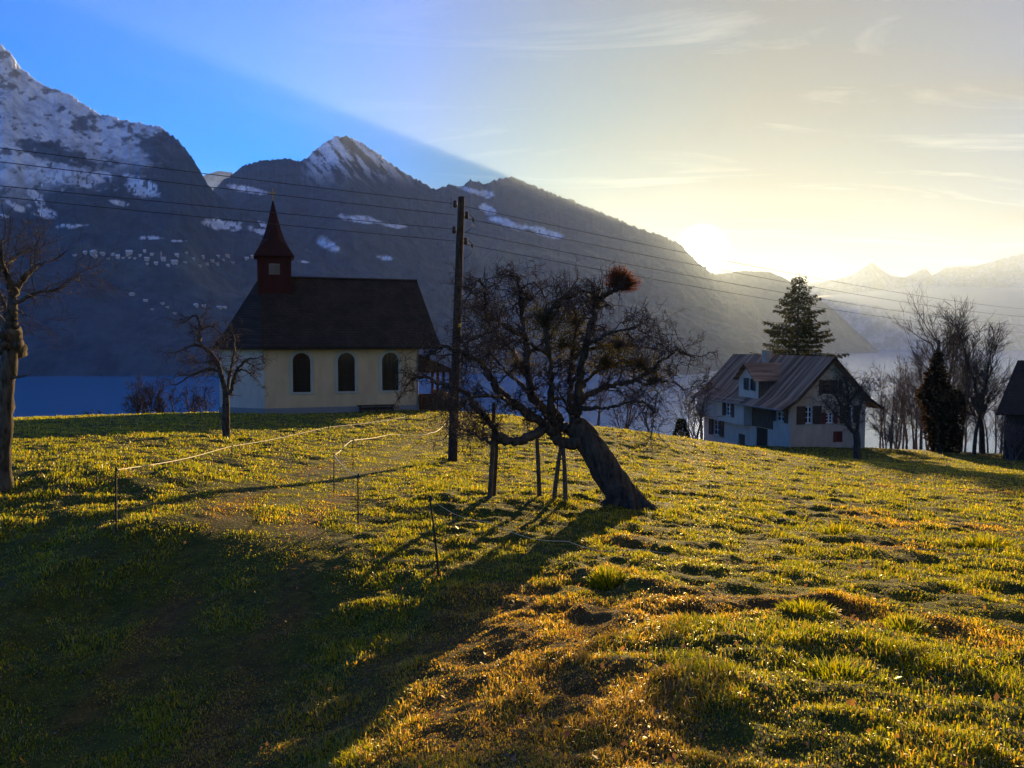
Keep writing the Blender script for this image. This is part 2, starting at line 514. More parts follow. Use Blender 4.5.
def ground_base(x, y):
    x = np.asarray(x, float); y = np.asarray(y, float)
    yy = np.clip(y, -12, 115); xx = np.clip(x, -75, 85)
    z = _tps(xx, yy)
    z = z - np.maximum(0, y - 100) * 0.62 - np.maximum(0, y - 100) ** 2 * 0.002
    z = z - 0.05 * np.abs(x - xx)
    return np.maximum(z, LAKE_Z - 20)


def hummock(x, y):
    x = np.asarray(x, float); y = np.asarray(y, float)
    a = fbm(x / 0.62 + 3, y / 0.62, 401, 4, 0.55) - 0.5
    b = fbm(x / 0.28, y / 0.28, 431, 3) - 0.5
    c = fbm(x / 3.2, y / 3.2, 461, 2) - 0.5
    path = np.exp(-((path_off(x, y)) / 1.3) ** 2)
    k = (0.15 * a + 0.10 * b) * (1 - 0.75 * path) + 0.14 * c
    # a trampled hollow in the pasture
    hx, hy = HOLLOW
    k = k - 0.10 * np.exp(-(((x - hx) / 0.55) ** 2 + ((y - hy - 0.12 * np.sin(4 * x)) / 0.17) ** 2))
    k = k + 0.05 * np.exp(-(((x - hx) / 0.65) ** 2 + ((y - hy - 0.30) / 0.2) ** 2))
    return k


PATH_PTS = np.array([tuple(P(px, py, Y))[:2] for (px, py, Y) in ((140, 768, 5.0), (240, 600, 7.2), (270, 520, 9.9), (330, 480, 15), (380, 455, 22), (430, 436, 31), (455, 426, 38))])
_h = P(790, 628, 5.6); HOLLOW = (_h.x, _h.y)


def path_off(x, y):
    px = np.interp(y, PATH_PTS[:, 1], PATH_PTS[:, 0])
    return x - px


def ground(x, y):
    d = np.hypot(np.asarray(x, float), np.asarray(y, float))
    return ground_base(x, y) + hummock(x, y) * (1 - 0.5 * sstep(25, 60, d))


def gz(x, y):
    return float(ground(np.array([x]), np.array([y]))[0])


def G(px, Y, dz=0.0):
    """Point on the meadow at picture column px, Y metres ahead."""
    x = (px - 512) / F / CP * Y
    for _ in range(3):
        z = gz(x, Y)
        x = (px - 512) / F * (Y * CP + z * SP)
    return Vector((x, Y, gz(x, Y) + dz))


def dryness(x, y):
    d = fbm(x / 1.6, y / 1.6, 501, 4, 0.55)
    d2 = fbm(x / 6.0, y / 6.0, 541, 2)
    po = np.abs(path_off(x, y)); path = np.exp(-((po - 0.55) / 0.30) ** 2)
    right = sstep(-1.5, 2.5, x) * (1 - sstep(5, 11, y))
    far = sstep(9, 16, y)
    v = d * 0.8 + d2 * 0.35 - 0.12 + 0.05 * right - 0.12 * far + 0.16 * path
    v = v + 0.25 * np.exp(-(((x - HOLLOW[0]) / 1.0) ** 2 + ((y - HOLLOW[1] - 0.15) / 0.6) ** 2))
    return sstep(0.53, 0.74, v) * np.maximum(0.35 + 0.65 * sstep(-2.0, 0.6, x), 0.8 * path)


def build_meadow():
    # polar sheet about the viewer, fine near and coarse far, down to the lake bed
    ang = np.radians(np.linspace(-80, 80, 721))
    rr = np.concatenate([np.geomspace(0.35, 1.58, 40), np.geomspace(1.6, 14, 330), np.geomspace(14.15, 60, 260)[0:], np.geomspace(60.8, 420, 90)])
    A, R_ = np.meshgrid(ang, rr)
    X = R_ * np.sin(A); Y = R_ * np.cos(A)
    Z = ground(X, Y)
    nr, nc = X.shape
    idx = np.arange(nr * nc).reshape(nr, nc)
    f = np.stack([idx[:-1, :-1], idx[:-1, 1:], idx[1:, 1:], idx[1:, :-1]], -1).reshape(-1, 4)[:, ::-1]
    verts = np.stack([X, Y, Z], -1).reshape(-1, 3)
    # the sheet behind the viewer, coarse
    me = np_mesh('meadow', verts, f, True)
    fl_attr(me, 'dry', dryness(X, Y).ravel())
    m, n, out = new_mat('meadow_soil')
    b = n.nodes.new('ShaderNodeBsdfPrincipled')
    b.inputs['Roughness'].default_value = 0.95
    b.inputs['Specular IOR Level'].default_value = 0.15
    at = n.nodes.new('ShaderNodeAttribute'); at.attribute_name = 'dry'
    tc = n.nodes.new('ShaderNodeTexCoord')
    ns = n.nodes.new('ShaderNodeTexNoise'); ns.inputs['Scale'].default_value = 9; ns.inputs['Detail'].default_value = 8; ns.inputs['Roughness'].default_value = 0.7
    n.links.new(tc.outputs['Object'], ns.inputs['Vector'])
    rg = n.nodes.new('ShaderNodeValToRGB')
    rg.color_ramp.elements[0].position = 0.35; rg.color_ramp.elements[0].color = (0.022, 0.030, 0.004, 1)
    rg.color_ramp.elements[1].position = 0.7; rg.color_ramp.elements[1].color = (0.075, 0.085, 0.009, 1)
    rd = n.nodes.new('ShaderNodeValToRGB')
    rd.color_ramp.elements[0].position = 0.35; rd.color_ramp.elements[0].color = (0.040, 0.024, 0.007, 1)
    rd.color_ramp.elements[1].position = 0.7; rd.color_ramp.elements[1].color = (0.13, 0.080, 0.020, 1)
    n.links.new(ns.outputs[0], rg.inputs[0]); n.links.new(ns.outputs[0], rd.inputs[0])
    mx = n.nodes.new('ShaderNodeMix'); mx.data_type = 'RGBA'
    n.links.new(at.outputs['Fac'], mx.inputs[0]); n.links.new(rg.outputs[0], mx.inputs[6]); n.links.new(rd.outputs[0], mx.inputs[7])
    n.links.new(mx.outputs[2], b.inputs['Base Color'])
    bp = n.nodes.new('ShaderNodeBump'); bp.inputs['Strength'].default_value = 0.6; bp.inputs['Distance'].default_value = 0.03
    n2 = n.nodes.new('ShaderNodeTexNoise'); n2.inputs['Scale'].default_value = 30; n2.inputs['Detail'].default_value = 6
    n.links.new(tc.outputs['Object'], n2.inputs['Vector']); n.links.new(n2.outputs[0], bp.inputs['Height']); n.links.new(bp.outputs[0], b.inputs['Normal'])
    n.links.new(b.outputs[0], out.inputs['Surface'])
    o = link_obj('meadow', me, m)
    tag(o, kind='structure')
    # rear ground
    gx = np.linspace(-140, 140, 90); gy = np.linspace(-60, 1.0, 30)
    return o


build_meadow()
# ------------------------------------------------------------------ grass
def grass_mat(name):
    m, n, out = new_mat(name)
    at = n.nodes.new('ShaderNodeAttribute'); at.attribute_name = 'tint'
    d = n.nodes.new('ShaderNodeBsdfDiffuse'); t = n.nodes.new('ShaderNodeBsdfTranslucent')
    g = n.nodes.new('ShaderNodeBsdfGlossy'); g.inputs['Roughness'].default_value = 0.36; g.inputs['Color'].default_value = (1, 1, 0.92, 1)
    mul = n.nodes.new('ShaderNodeMix'); mul.data_type = 'RGBA'; mul.blend_type = 'MULTIPLY'; mul.inputs[0].default_value = 1
    mul.inputs[7].default_value = (3.0, 2.45, 0.45, 1)          # light coming through a blade is yellower than light off it
    n.links.new(at.outputs['Color'], d.inputs['Color']); n.links.new(at.outputs['Color'], mul.inputs[6]); n.links.new(mul.outputs[2], t.inputs['Color'])
    a = n.nodes.new('ShaderNodeMixShader'); a.inputs[0].default_value = 0.74
    n.links.new(d.outputs[0], a.inputs[1]); n.links.new(t.outputs[0], a.inputs[2])
    b = n.nodes.new('ShaderNodeMixShader'); b.inputs[0].default_value = 0.05
    n.links.new(a.outputs[0], b.inputs[1]); n.links.new(g.outputs[0], b.inputs[2])
    n.links.new(b.outputs[0], out.inputs['Surface'])
    return m


MAT_GRASS = grass_mat('grass_blade')
GREEN_A = np.array([0.055, 0.095, 0.006]); GREEN_B = np.array([0.18, 0.185, 0.007]); STRAW = np.array([0.30, 0.235, 0.06]); RUST = np.array([0.20, 0.135, 0.035])


def blades(x, y, h, w, lean, dry, name, base_z=None, spread=None):
    n = len(x)
    z = ground(x, y) if base_z is None else base_z
    az = rng.uniform(0, 2 * np.pi, n)                 # lean direction
    if spread is not None: az = spread
    fa = rng.uniform(0, np.pi, n)                     # facing
    lx = np.cos(az) * lean; ly = np.sin(az) * lean
    wx = np.cos(fa) * w / 2; wy = np.sin(fa) * w / 2
    up = np.sqrt(np.maximum(0.05, 1 - np.minimum(lean, 0.97) ** 2))
    b = np.stack([x, y, z - 0.01], -1)
    W_ = np.stack([wx, wy, 0 * wx], -1)
    mid = b + np.stack([lx * h * 0.35, ly * h * 0.35, h * 0.58 * (0.4 + 0.6 * up) + 0.01], -1)
    tip = b + np.stack([lx * h, ly * h, h * up], -1)
    V = np.stack([b - W_, b + W_, mid - W_ * 0.75, mid + W_ * 0.75, tip], 1).reshape(-1, 3)
    k = np.arange(n)[:, None] * 5
    Fc = np.concatenate([k + np.array([[0, 1, 3]]), k + np.array([[0, 3, 2]]), k + np.array([[2, 3, 4]])], 0)
    me = np_mesh(name, V, Fc, True)
    t = rng.random(n)[:, None]; q = rng.random(n)[:, None]
    green = GREEN_A * (1 - t) + GREEN_B * t
    dryc = STRAW * (1 - q) + RUST * q
    isdry = (rng.random(n) < dry)[:, None]
    c = np.where(isdry, dryc, green) * (0.65 + 0.7 * rng.random((n, 1)))
    col_attr(me, 'tint', np.repeat(c, 5, axis=0))
    return me


def build_grass(n=950000):
    ln = rng.uniform(math.log(1.9), math.log(75), n)
    d = np.exp(ln)
    a = np.radians(rng.uniform(-44, 44, n))
    x = d * np.sin(a); y = d * np.cos(a)
    clump = fbm(x / 0.33, y / 0.33, 601, 3)
    big = fbm(x / 1.3, y / 1.3, 641, 3)
    path = np.exp(-((np.abs(path_off(x, y)) - 0.5) / 0.4) ** 2)
    dr = dryness(x, y)
    keep = rng.random(n) < np.clip(0.35 + 1.6 * (clump - 0.28) , 0.2, 1) * (1 - 0.10 * path)
    x, y, d, clump, big, path, dr = [q[keep] for q in (x, y, d, clump, big, path, dr)]
    m = len(x)
    far = 1 + d / 16.0
    h = (0.014 + 0.034 * sstep(0.38, 0.75, clump) + 0.022 * sstep(0.5, 0.8, big)) * rng.uniform(0.5, 1.35, m) * far ** 0.55 * (1 - 0.55 * path)
    w = 0.0026 * (1 + d / 3.4) * rng.uniform(0.7, 1.4, m)
    lean = np.clip(rng.normal(0.62, 0.25, m) + 0.2 * dr, 0.05, 0.97)
    me = blades(x, y, h, w, lean, np.clip(dr * 0.80 + 0.08, 0, 1), 'grass')
    o = link_obj('grass', me, MAT_GRASS)
    tag(o, kind='stuff')


build_grass()


def build_leaves(n=2600):
    d = np.exp(rng.uniform(math.log(2.4), math.log(22), n)); a = np.radians(rng.uniform(-42, 42, n))
    x = d * np.sin(a); y = d * np.cos(a); z = ground(x, y) + rng.uniform(0.005, 0.045, n)
    s = rng.uniform(0.007, 0.017, n) * (1 + d / 14)
    f = rng.uniform(0, 6.28, n); ti = rng.normal(0, 0.5, n); tj = rng.normal(0, 0.5, n)
    u = np.stack([np.cos(f), np.sin(f), ti], -1) * s[:, None]; v = np.stack([-np.sin(f), np.cos(f), tj], -1) * s[:, None] * 0.6
    c = np.stack([x, y, z], -1)
    V = np.stack([c - u, c - v * 0.9, c + u, c + v * 1.1 + np.array([0, 0, 0.006])], 1).reshape(-1, 3)
    me = np_mesh('fallen_leaves', V, np.arange(n * 4).reshape(n, 4))
    q = rng.random((n, 1))
    col_attr(me, 'tint', np.repeat(np.array([0.05, 0.026, 0.012]) * (1 - q) + np.array([0.16, 0.10, 0.03]) * q, 4, axis=0))
    tag(link_obj('fallen_leaves', me, MAT_GRASS), kind='stuff')


build_leaves()


def tuft(px, Y, n, rad, h, label, name='grass_tuft', dry=0.05):
    c = G(px, Y)
    r = rad * np.sqrt(rng.random(n)); a = rng.uniform(0, 2 * np.pi, n)
    x = r * np.cos(a); y = r * np.sin(a)
    z = ground(c.x + x, c.y + y) - c.z
    me = blades(x, y, h * rng.uniform(0.5, 1.2, n) * (1.1 - 0.5 * r / rad), np.full(n, 0.006) * (1 + Y / 9), np.clip(0.25 + 0.5 * r / rad + rng.normal(0, 0.12, n), 0, 0.95), dry, name, base_z=z, spread=a + rng.normal(0, 0.5, n))
    o = link_obj(name, me, MAT_GRASS)
    o.location = c
    tag(o, label, 'grass tuft', 'grass tufts standing above the pasture')
# ------------------------------------------------------------------ wood: tubes and growth
class Tubes:
    def __init__(self):
        self.items = []

    def add(self, pts, rad, sides=5):
        self.items.append((np.asarray(pts, float), np.asarray(rad, float), sides))

    def arrays(self):
        groups = {}
        for p, r, s in self.items:
            groups.setdefault((len(p), s), []).append((p, r))
        VV, FF, off = [], [], 0
        for (n, s), lst in groups.items():
            Pp = np.stack([q[0] for q in lst]); Rr = np.stack([q[1] for q in lst])
            T = np.gradient(Pp, axis=1); T /= np.linalg.norm(T, axis=-1, keepdims=True) + 1e-9
            ref = np.zeros_like(T); ref[..., 2] = 1.0
            steep = (np.abs(T[..., 2]).mean(1) > 0.8)
            ref[steep] = np.array([1.0, 0.0, 0.0])
            A = np.cross(T, ref); A /= np.linalg.norm(A, axis=-1, keepdims=True) + 1e-9
            B = np.cross(T, A)
            ang = np.arange(s) * 2 * np.pi / s
            ring = A[:, :, None, :] * np.cos(ang)[None, None, :, None] + B[:, :, None, :] * np.sin(ang)[None, None, :, None]
            V = Pp[:, :, None, :] + ring * Rr[:, :, None, None]
            m = len(lst)
            VV.append(V.reshape(-1, 3))
            base = off + (np.arange(m)[:, None, None] * n + np.arange(n - 1)[None, :, None]) * s
            k = np.arange(s)[None, None, :]; k2 = (k + 1) % s
            f = np.stack([base + k, base + k2, base + s + k2, base + s + k], -1).reshape(-1, 4)
            FF.append(f)
            off += m * n * s
        return np.concatenate(VV), np.concatenate(FF)

    def build(self, name, mat, parent=None, origin=None, bump=0.0):
        V, Fc = self.arrays()
        if bump:
            V = V + bump * (np.stack([fbm(V[:, 0] * 9 + V[:, 2] * 3, V[:, 1] * 9 + V[:, 2] * 7, 801 + i, 3) for i in range(3)], -1) - 0.5)
        if origin is not None:
            V = V - np.array(origin)
        return link_obj(name, np_mesh(name, V, Fc, True), mat, parent)


def smooth_line(pts, n, jit=0.0):
    """Catmull-Rom through the given points, n samples."""
    p = np.array([tuple(q) for q in pts], float)
    p = np.vstack([2 * p[0] - p[1], p, 2 * p[-1] - p[-2]])
    k = len(p) - 3
    out = []
    for t in np.linspace(0, k - 1e-6, n):
        i = int(t); f = t - i
        a, b, c, d = p[i], p[i + 1], p[i + 2], p[i + 3]
        out.append(0.5 * ((2 * b) + (-a + c) * f + (2 * a - 5 * b + 4 * c - d) * f * f + (-a + 3 * b - 3 * c + d) * f ** 3))
    out = np.array(out)
    if jit:
        out[1:-1] += rng.normal(0, jit, (n - 2, 3))
    return out


def unit(v):
    return v / (np.linalg.norm(v) + 1e-9)


def side_dir(d, ang):
    r = unit(np.cross(d, rng.normal(size=3)))
    return unit(d * math.cos(ang) + r * math.sin(ang))


def grow(T, p, d, L, r, lvl, cfg, keep=None):
    """One branch and its children. cfg: list per level of dict(n, jit, trop, kids, ang, ratio, sides)."""
    c = cfg[lvl]
    n = c['n']
    pts = [np.array(p, float)]; d = unit(np.array(d, float)); dirs = [d]
    for i in range(n):
        d = unit(d + rng.normal(0, c['jit'], 3) + np.array([0, 0, c['trop']]))
        pts.append(pts[-1] + d * L / n); dirs.append(d)
    rad = r * np.linspace(1, c.get('tip', 0.35), n + 1)
    T.add(pts, rad, c['sides'])
    if lvl + 1 < len(cfg):
        k = c['kids']; k = int(k) + (rng.random() < k - int(k))
        for j in range(k):
            t = rng.uniform(c.get('t0', 0.25), 1.0) if j else 1.0
            f = t * n; i = min(int(f), n - 1)
            q = pts[i] + (pts[i + 1] - pts[i]) * (f - i)
            a = rng.normal(c['ang'], c['ang'] * 0.3) if j else rng.normal(0.15, 0.15)
            rr = rad[i]
            grow(T, q, side_dir(dirs[i + 1], a), L * c['ratio'] * rng.uniform(0.6, 1.25), max(rr * c.get('rr', 0.62), c.get('rmin', 0.0035)), lvl + 1, cfg)


def bark_mat(name, dark, light, scale=9.0, lichen=0.0):
    m, n, out = new_mat(name)
    b = n.nodes.new('ShaderNodeBsdfPrincipled'); b.inputs['Roughness'].default_value = 0.9; b.inputs['Specular IOR Level'].default_value = 0.2
    tc = n.nodes.new('ShaderNodeTexCoord')
    mp = n.nodes.new('ShaderNodeMapping'); mp.inputs['Scale'].default_value = (1, 1, 0.35)
    ns = n.nodes.new('ShaderNodeTexNoise'); ns.inputs['Scale'].default_value = scale; ns.inputs['Detail'].default_value = 8; ns.inputs['Roughness'].default_value = 0.68
    rp = n.nodes.new('ShaderNodeValToRGB')
    rp.color_ramp.elements[0].position = 0.36; rp.color_ramp.elements[0].color = (*dark, 1)
    rp.color_ramp.elements[1].position = 0.68; rp.color_ramp.elements[1].color = (*light, 1)
    bp = n.nodes.new('ShaderNodeBump'); bp.inputs['Strength'].default_value = 0.9; bp.inputs['Distance'].default_value = 0.03
    n.links.new(tc.outputs['Object'], mp.inputs[0]); n.links.new(mp.outputs[0], ns.inputs['Vector'])
    n.links.new(ns.outputs[0], rp.inputs[0]); n.links.new(rp.outputs[0], b.inputs['Base Color'])
    n.links.new(ns.outputs[0], bp.inputs['Height']); n.links.new(bp.outputs[0], b.inputs['Normal'])
    n.links.new(b.outputs[0], out.inputs['Surface'])
    return m


def leaf_mat(name, col, trans=(1, 1, 1), f=0.35):
    m, n, out = new_mat(name)
    at = n.nodes.new('ShaderNodeObjectInfo')
    gm = n.nodes.new('ShaderNodeNewGeometry')
    rp = n.nodes.new('ShaderNodeValToRGB')
    rp.color_ramp.elements[0].color = (*(0.6 * c for c in col), 1); rp.color_ramp.elements[1].color = (*(1.35 * c for c in col), 1)
    n.links.new(gm.outputs['Random Per Island'], rp.inputs[0])
    d = n.nodes.new('ShaderNodeBsdfDiffuse'); t = n.nodes.new('ShaderNodeBsdfTranslucent')
    mul = n.nodes.new('ShaderNodeMix'); mul.data_type = 'RGBA'; mul.blend_type = 'MULTIPLY'; mul.inputs[0].default_value = 1
    mul.inputs[7].default_value = (*trans, 1)
    n.links.new(rp.outputs[0], d.inputs[0]); n.links.new(rp.outputs[0], mul.inputs[6]); n.links.new(mul.outputs[2], t.inputs[0])
    a = n.nodes.new('ShaderNodeMixShader'); a.inputs[0].default_value = f
    n.links.new(d.outputs[0], a.inputs[1]); n.links.new(t.outputs[0], a.inputs[2]); n.links.new(a.outputs[0], out.inputs['Surface'])
    return m


MAT_BARK = bark_mat('apple_bark', (0.018, 0.013, 0.009), (0.12, 0.092, 0.066), 13)
MAT_TWIG = bark_mat('twig_bark', (0.040, 0.028, 0.020), (0.11, 0.08, 0.058), 25)
MAT_GREYBARK = bark_mat('pollard_bark', (0.022, 0.017, 0.012), (0.15, 0.125, 0.09), 14)
MAT_PINKTWIG = bark_mat('alder_bark', (0.085, 0.055, 0.045), (0.20, 0.14, 0.115), 6)
MAT_MISTLETOE = leaf_mat('mistletoe_leaf', (0.085, 0.080, 0.016), (1.5, 1.3, 0.7), 0.4)
MAT_REDNEST = leaf_mat('dry_shoot', (0.17, 0.080, 0.038), (1.8, 1.4, 1.0), 0.5)
MAT_NEEDLE = leaf_mat('spruce_needle', (0.045, 0.055, 0.025), (1.6, 1.3, 0.8), 0.3)
MAT_IVY = leaf_mat('ivy_leaf', (0.045, 0.030, 0.016), (1.3, 1.1, 0.8), 0.25)
MAT_CONIFER = leaf_mat('clipped_conifer', (0.030, 0.032, 0.016), (1.2, 1.1, 0.8), 0.2)


def leaf_cloud(name, centers, dirs, size, mat, parent=None, origin=None, wide=0.45):
    """Small pointed leaves (two triangles each) at centers."""
    n = len(centers)
    size = np.broadcast_to(size, (n,))[:, None]
    d = dirs / (np.linalg.norm(dirs, axis=1, keepdims=True) + 1e-9)
    r = rng.normal(size=(n, 3)); s = np.cross(d, r); s /= np.linalg.norm(s, axis=1, keepdims=True) + 1e-9
    a = centers; b = centers + d * size * 0.5 + s * size * wide * 0.5; c = centers + d * size; e = centers + d * size * 0.5 - s * size * wide * 0.5
    V = np.stack([a, b, c, e], 1).reshape(-1, 3)
    if origin is not None: V = V - np.array(origin)
    Fc = np.arange(n * 4).reshape(n, 4)
    return link_obj(name, np_mesh(name, V, Fc), mat, parent)


def ball_points(c, rad, n, shell=0.35):
    d = rng.normal(size=(n, 3)); d /= np.linalg.norm(d, axis=1, keepdims=True)
    r = rng.random(n) ** shell
    return np.array(c) + d * r[:, None] * np.array(rad), d


# ------------------------------------------------------------------ the leaning apple tree
AY = 12.5


def A_(px, py, dy=0.0):
    return np.array(P(px, py, AY + dy))


def build_apple():
    base = G(627, AY)
    root = empty('apple_tree', base)
    tag(root, 'leaning old apple tree with a tangled bare crown and mistletoe, propped on poles', 'tree')
    org = tuple(base)
    T = Tubes()
    b0 = np.array(base)
    tr = smooth_line([b0 + np.array([0.06, 0, -0.25]), b0 + np.array([0.0, 0, 0.05]), A_(611, 478), A_(597, 455), A_(584, 436, 0.05), A_(573, 424, 0.1)], 60)
    T.add(tr, np.interp(np.linspace(0, 1, 60), [0, 0.12, 0.25, 0.6, 1], [0.37, 0.31, 0.26, 0.225, 0.19]), 36)
    for k in range(7):                                   # root flare
        a = k * 0.9 + 0.3
        T.add([b0 + np.array([0.12 * math.cos(a), 0.12 * math.sin(a), 0.28]), b0 + np.array([0.33 * math.cos(a), 0.33 * math.sin(a), 0.05]), b0 + np.array([0.6 * math.cos(a), 0.6 * math.sin(a), -0.10])], [0.07, 0.06, 0.02], 6)
    L = [  # (points, r0, r1)
        ([(584, 438, 0), (568, 444, -0.1), (556, 437, -0.15), (546, 426, -0.2), (529, 415, -0.3), (515, 405, -0.4), (498, 389, -0.5), (489, 373, -0.55), (480, 362, -0.6), (467, 355, -0.6), (446, 347, -0.5), (430, 352, -0.4)], 0.125, 0.026),
        ([(546, 428, -0.2), (529, 438, -0.35), (507, 441, -0.5), (493, 428, -0.6), (482, 415, -0.7), (473, 403, -0.7), (460, 390, -0.8), (440, 383, -0.8), (425, 376, -0.8), (412, 380, -0.7)], 0.100, 0.020),
        ([(568, 430, 0.0), (552, 420, 0.2), (540, 405, 0.3), (531, 393, 0.35), (528, 372, 0.4), (526, 352, 0.45), (524, 333, 0.4), (522, 310, 0.4), (519, 279, 0.3)], 0.115, 0.035),
        ([(525, 335, 0.4), (515, 331, 0.3), (507, 326, 0.2), (499, 320, 0.1), (487, 317, 0.0), (485, 301, -0.1), (484, 287, -0.1), (478, 281, -0.2), (471, 291, -0.3), (463, 303, -0.3)], 0.05, 0.012),
        ([(502, 322, 0.1), (494, 328, 0.0), (483, 334, -0.2), (470, 341, -0.3), (467, 352, -0.4), (466, 372, -0.5)], 0.035, 0.010),
        ([(560, 437, 0.1), (553, 420, -0.1), (551, 400, -0.3), (551, 380, -0.5), (549, 355, -0.6), (545, 325, -0.6), (553, 304, -0.5), (566, 297, -0.4), (585, 293, -0.3), (600, 290, -0.2)], 0.075, 0.018),
        ([(574, 428, 0.2), (571, 410, 0.4), (570, 385, 0.6), (572, 355, 0.8), (577, 325, 0.9), (573, 305, 0.9)], 0.085, 0.02),
        ([(577, 428, 0.0), (577, 410, -0.1), (579, 385, -0.2), (585, 345, -0.3), (592, 322, -0.3), (596, 303, -0.2), (604, 296, -0.2), (613, 291, -0.1), (622, 289, 0.0)], 0.095, 0.028),
        ([(576, 412, 0.0), (583, 398, 0.1), (598, 390, 0.2), (616, 384, 0.3), (633, 381, 0.35), (647, 372, 0.4), (659, 362, 0.4), (670, 355, 0.4), (679, 349, 0.4), (690, 356, 0.4)], 0.075, 0.012),
        ([(633, 381, 0.35), (650, 384, 0.2), (668, 381, 0.1), (682, 388, 0.0), (694, 387, 0.0)], 0.028, 0.008),
        ([(578, 407, -0.1), (594, 408, -0.4), (613, 407, -0.7), (632, 402, -0.9), (648, 404, -1.0), (655, 411, -1.0)], 0.042, 0.010),
        ([(585, 345, -0.3), (600, 338, -0.7), (618, 330, -1.0), (634, 328, -1.2), (646, 333, -1.3)], 0.04, 0.010),
        ([(572, 358, 0.8), (590, 350, 1.2), (612, 345, 1.5), (634, 345, 1.7), (652, 350, 1.8)], 0.042, 0.010),
        ([(526, 355, 0.45), (540, 345, 0.9), (552, 335, 1.3), (560, 320, 1.5), (566, 310, 1.6)], 0.042, 0.010),
        ([(531, 393, 0.35), (515, 380, 0.9), (500, 365, 1.2), (488, 350, 1.4), (478, 340, 1.5)], 0.045, 0.010),
        ([(515, 405, -0.4), (500, 398, -1.0), (484, 396, -1.4), (468, 400, -1.6), (456, 408, -1.7)], 0.042, 0.010),
        ([(571, 400, 0.5), (590, 375, 1.0), (606, 368, 1.2), (625, 362, 1.2), (640, 366, 1.2), (655, 372, 1.1)], 0.05, 0.012),
        ([(549, 355, -0.6), (532, 345, -1.0), (516, 340, -1.2), (505, 345, -1.3), (495, 355, -1.4)], 0.035, 0.010),
        ([(562, 420, 0.1), (553, 406, 0.05), (556, 399, 0.0), (565, 401, -0.05), (568, 412, 0.0)], 0.045, 0.03),
        ([(528, 380, 0.4), (512, 350, 1.5), (492, 326, 2.4), (472, 308, 3.0)], 0.05, 0.010),
        ([(507, 441, -0.5), (490, 442, -0.2), (474, 434, 0.3), (458, 430, 0.8), (446, 436, 1.1)], 0.045, 0.010),
        ([(519, 282, 0.3), (508, 276, 0.2), (498, 284, 0.1), (492, 296, 0.0)], 0.022, 0.008),
        ([(520, 290, 0.3), (532, 284, 0.5), (541, 290, 0.6), (546, 303, 0.6)], 0.022, 0.008),
    ]
    limbs = []
    for pts, ra, rb in L:
        n = 6 * len(pts)
        q = smooth_line([A_(*p) for p in pts], n, 0.012)
        rr = np.linspace(0, 1, n) ** 0.8 * (rb - ra) + ra
        rr = rr * 0.86
        T.add(q, rr, 9 if ra > 0.06 else 7)
        limbs.append((q, rr))
    T.build('trunk', MAT_BARK, root, org, bump=0.06)
    # knotty side branches and twigs
    K = Tubes()
    cfg = [dict(n=7, jit=0.36, trop=0.015, kids=9, rmin=0.0048, ang=0.95, ratio=0.48, sides=4, tip=0.4, t0=0.15, rr=0.62),
           dict(n=6, jit=0.42, trop=0.0, kids=5, rmin=0.0037, ang=0.95, ratio=0.52, sides=3, tip=0.5, t0=0.15, rr=0.7),
           dict(n=4, jit=0.40, trop=0.01, kids=0, ang=0.8, ratio=0.5, sides=3, tip=0.5)]
    for i, (q, rr) in enumerate(limbs):
        n = len(q)
        length = np.linalg.norm(np.diff(q, axis=0), axis=1).sum()
        m = int(length * 6.8)
        for j in range(m):
            f = rng.uniform(0.22 if i in (0, 1, 5, 7, 8) else 0.30, 0.78 if i in (5, 7) else 1.0)
            k = min(int(f * n), n - 2)
            d = q[k + 1] - q[k]
            dd = side_dir(unit(d), rng.uniform(0.5, 1.3))
            if rng.random() < 0.3: dd[2] = abs(dd[2])
            Lb = rng.uniform(0.25, 0.72) * (0.75 if f < 0.5 else 1.0)
            grow(K, q[k], dd, Lb, np.clip(rr[k] * 0.45, 0.007, 0.016), 0, cfg)
        if i not in (5, 7): grow(K, q[-1], q[-1] - q[-3], 0.4, rr[-1] * 0.8, 0, cfg)
    # water shoots standing straight up
    for j in range(34):
        q, rr = limbs[[5, 7, 8, 3, 2][j % 5]]
        k = int(rng.uniform(0.45, 0.80) * len(q))
        T2 = [q[min(k, len(q) - 1)]]
        d = unit(np.array([rng.normal(0, 0.15), rng.normal(0, 0.15), 1.0]))
        for s in range(5):
            d = unit(d + rng.normal(0, 0.06, 3)); T2.append(T2[-1] + d * rng.uniform(0.06, 0.13))
        K.add(T2, np.linspace(0.006, 0.0022, 6), 3)
    K.build('crown', MAT_TWIG, root, org)
    # mistletoe: forked green-brown bushes
    for (px, py, dy, rx, rz, n, mt) in ((545, 320, -0.5, 0.33, 0.30, 900, MAT_MISTLETOE), (563, 345, 0.7, 0.40, 0.34, 900, MAT_MISTLETOE), (640, 364, 0.9, 0.42, 0.28, 950, MAT_MISTLETOE),
                                        (606, 362, 0.6, 0.40, 0.30, 800, MAT_MISTLETOE), (653, 380, 0.3, 0.28, 0.20, 450, MAT_MISTLETOE), (596, 300, -0.2, 0.17, 0.16, 240, MAT_MISTLETOE), (620, 345, -0.6, 0.26, 0.2, 380, MAT_MISTLETOE),
                                        (520, 365, 0.6, 0.28, 0.24, 420, MAT_MISTLETOE), (576, 322, 0.8, 0.26, 0.22, 420, MAT_MISTLETOE)):
        c = A_(px, py, dy)
        pts, d = ball_points(c, (rx, rx, rz), n, 0.55)
        MT = Tubes()
        for k in range(110):
            e, dd = ball_points(c, (rx, rx, rz), 1, 0.4)
            e = e[0]
            MT.add([c + (e - c) * 0.05, c + (e - c) * 0.5 + rng.normal(0, 0.02, 3), e], [0.006, 0.004, 0.002], 3)
        clump = MT.build('mistletoe_clump', MAT_TWIG, root, org)
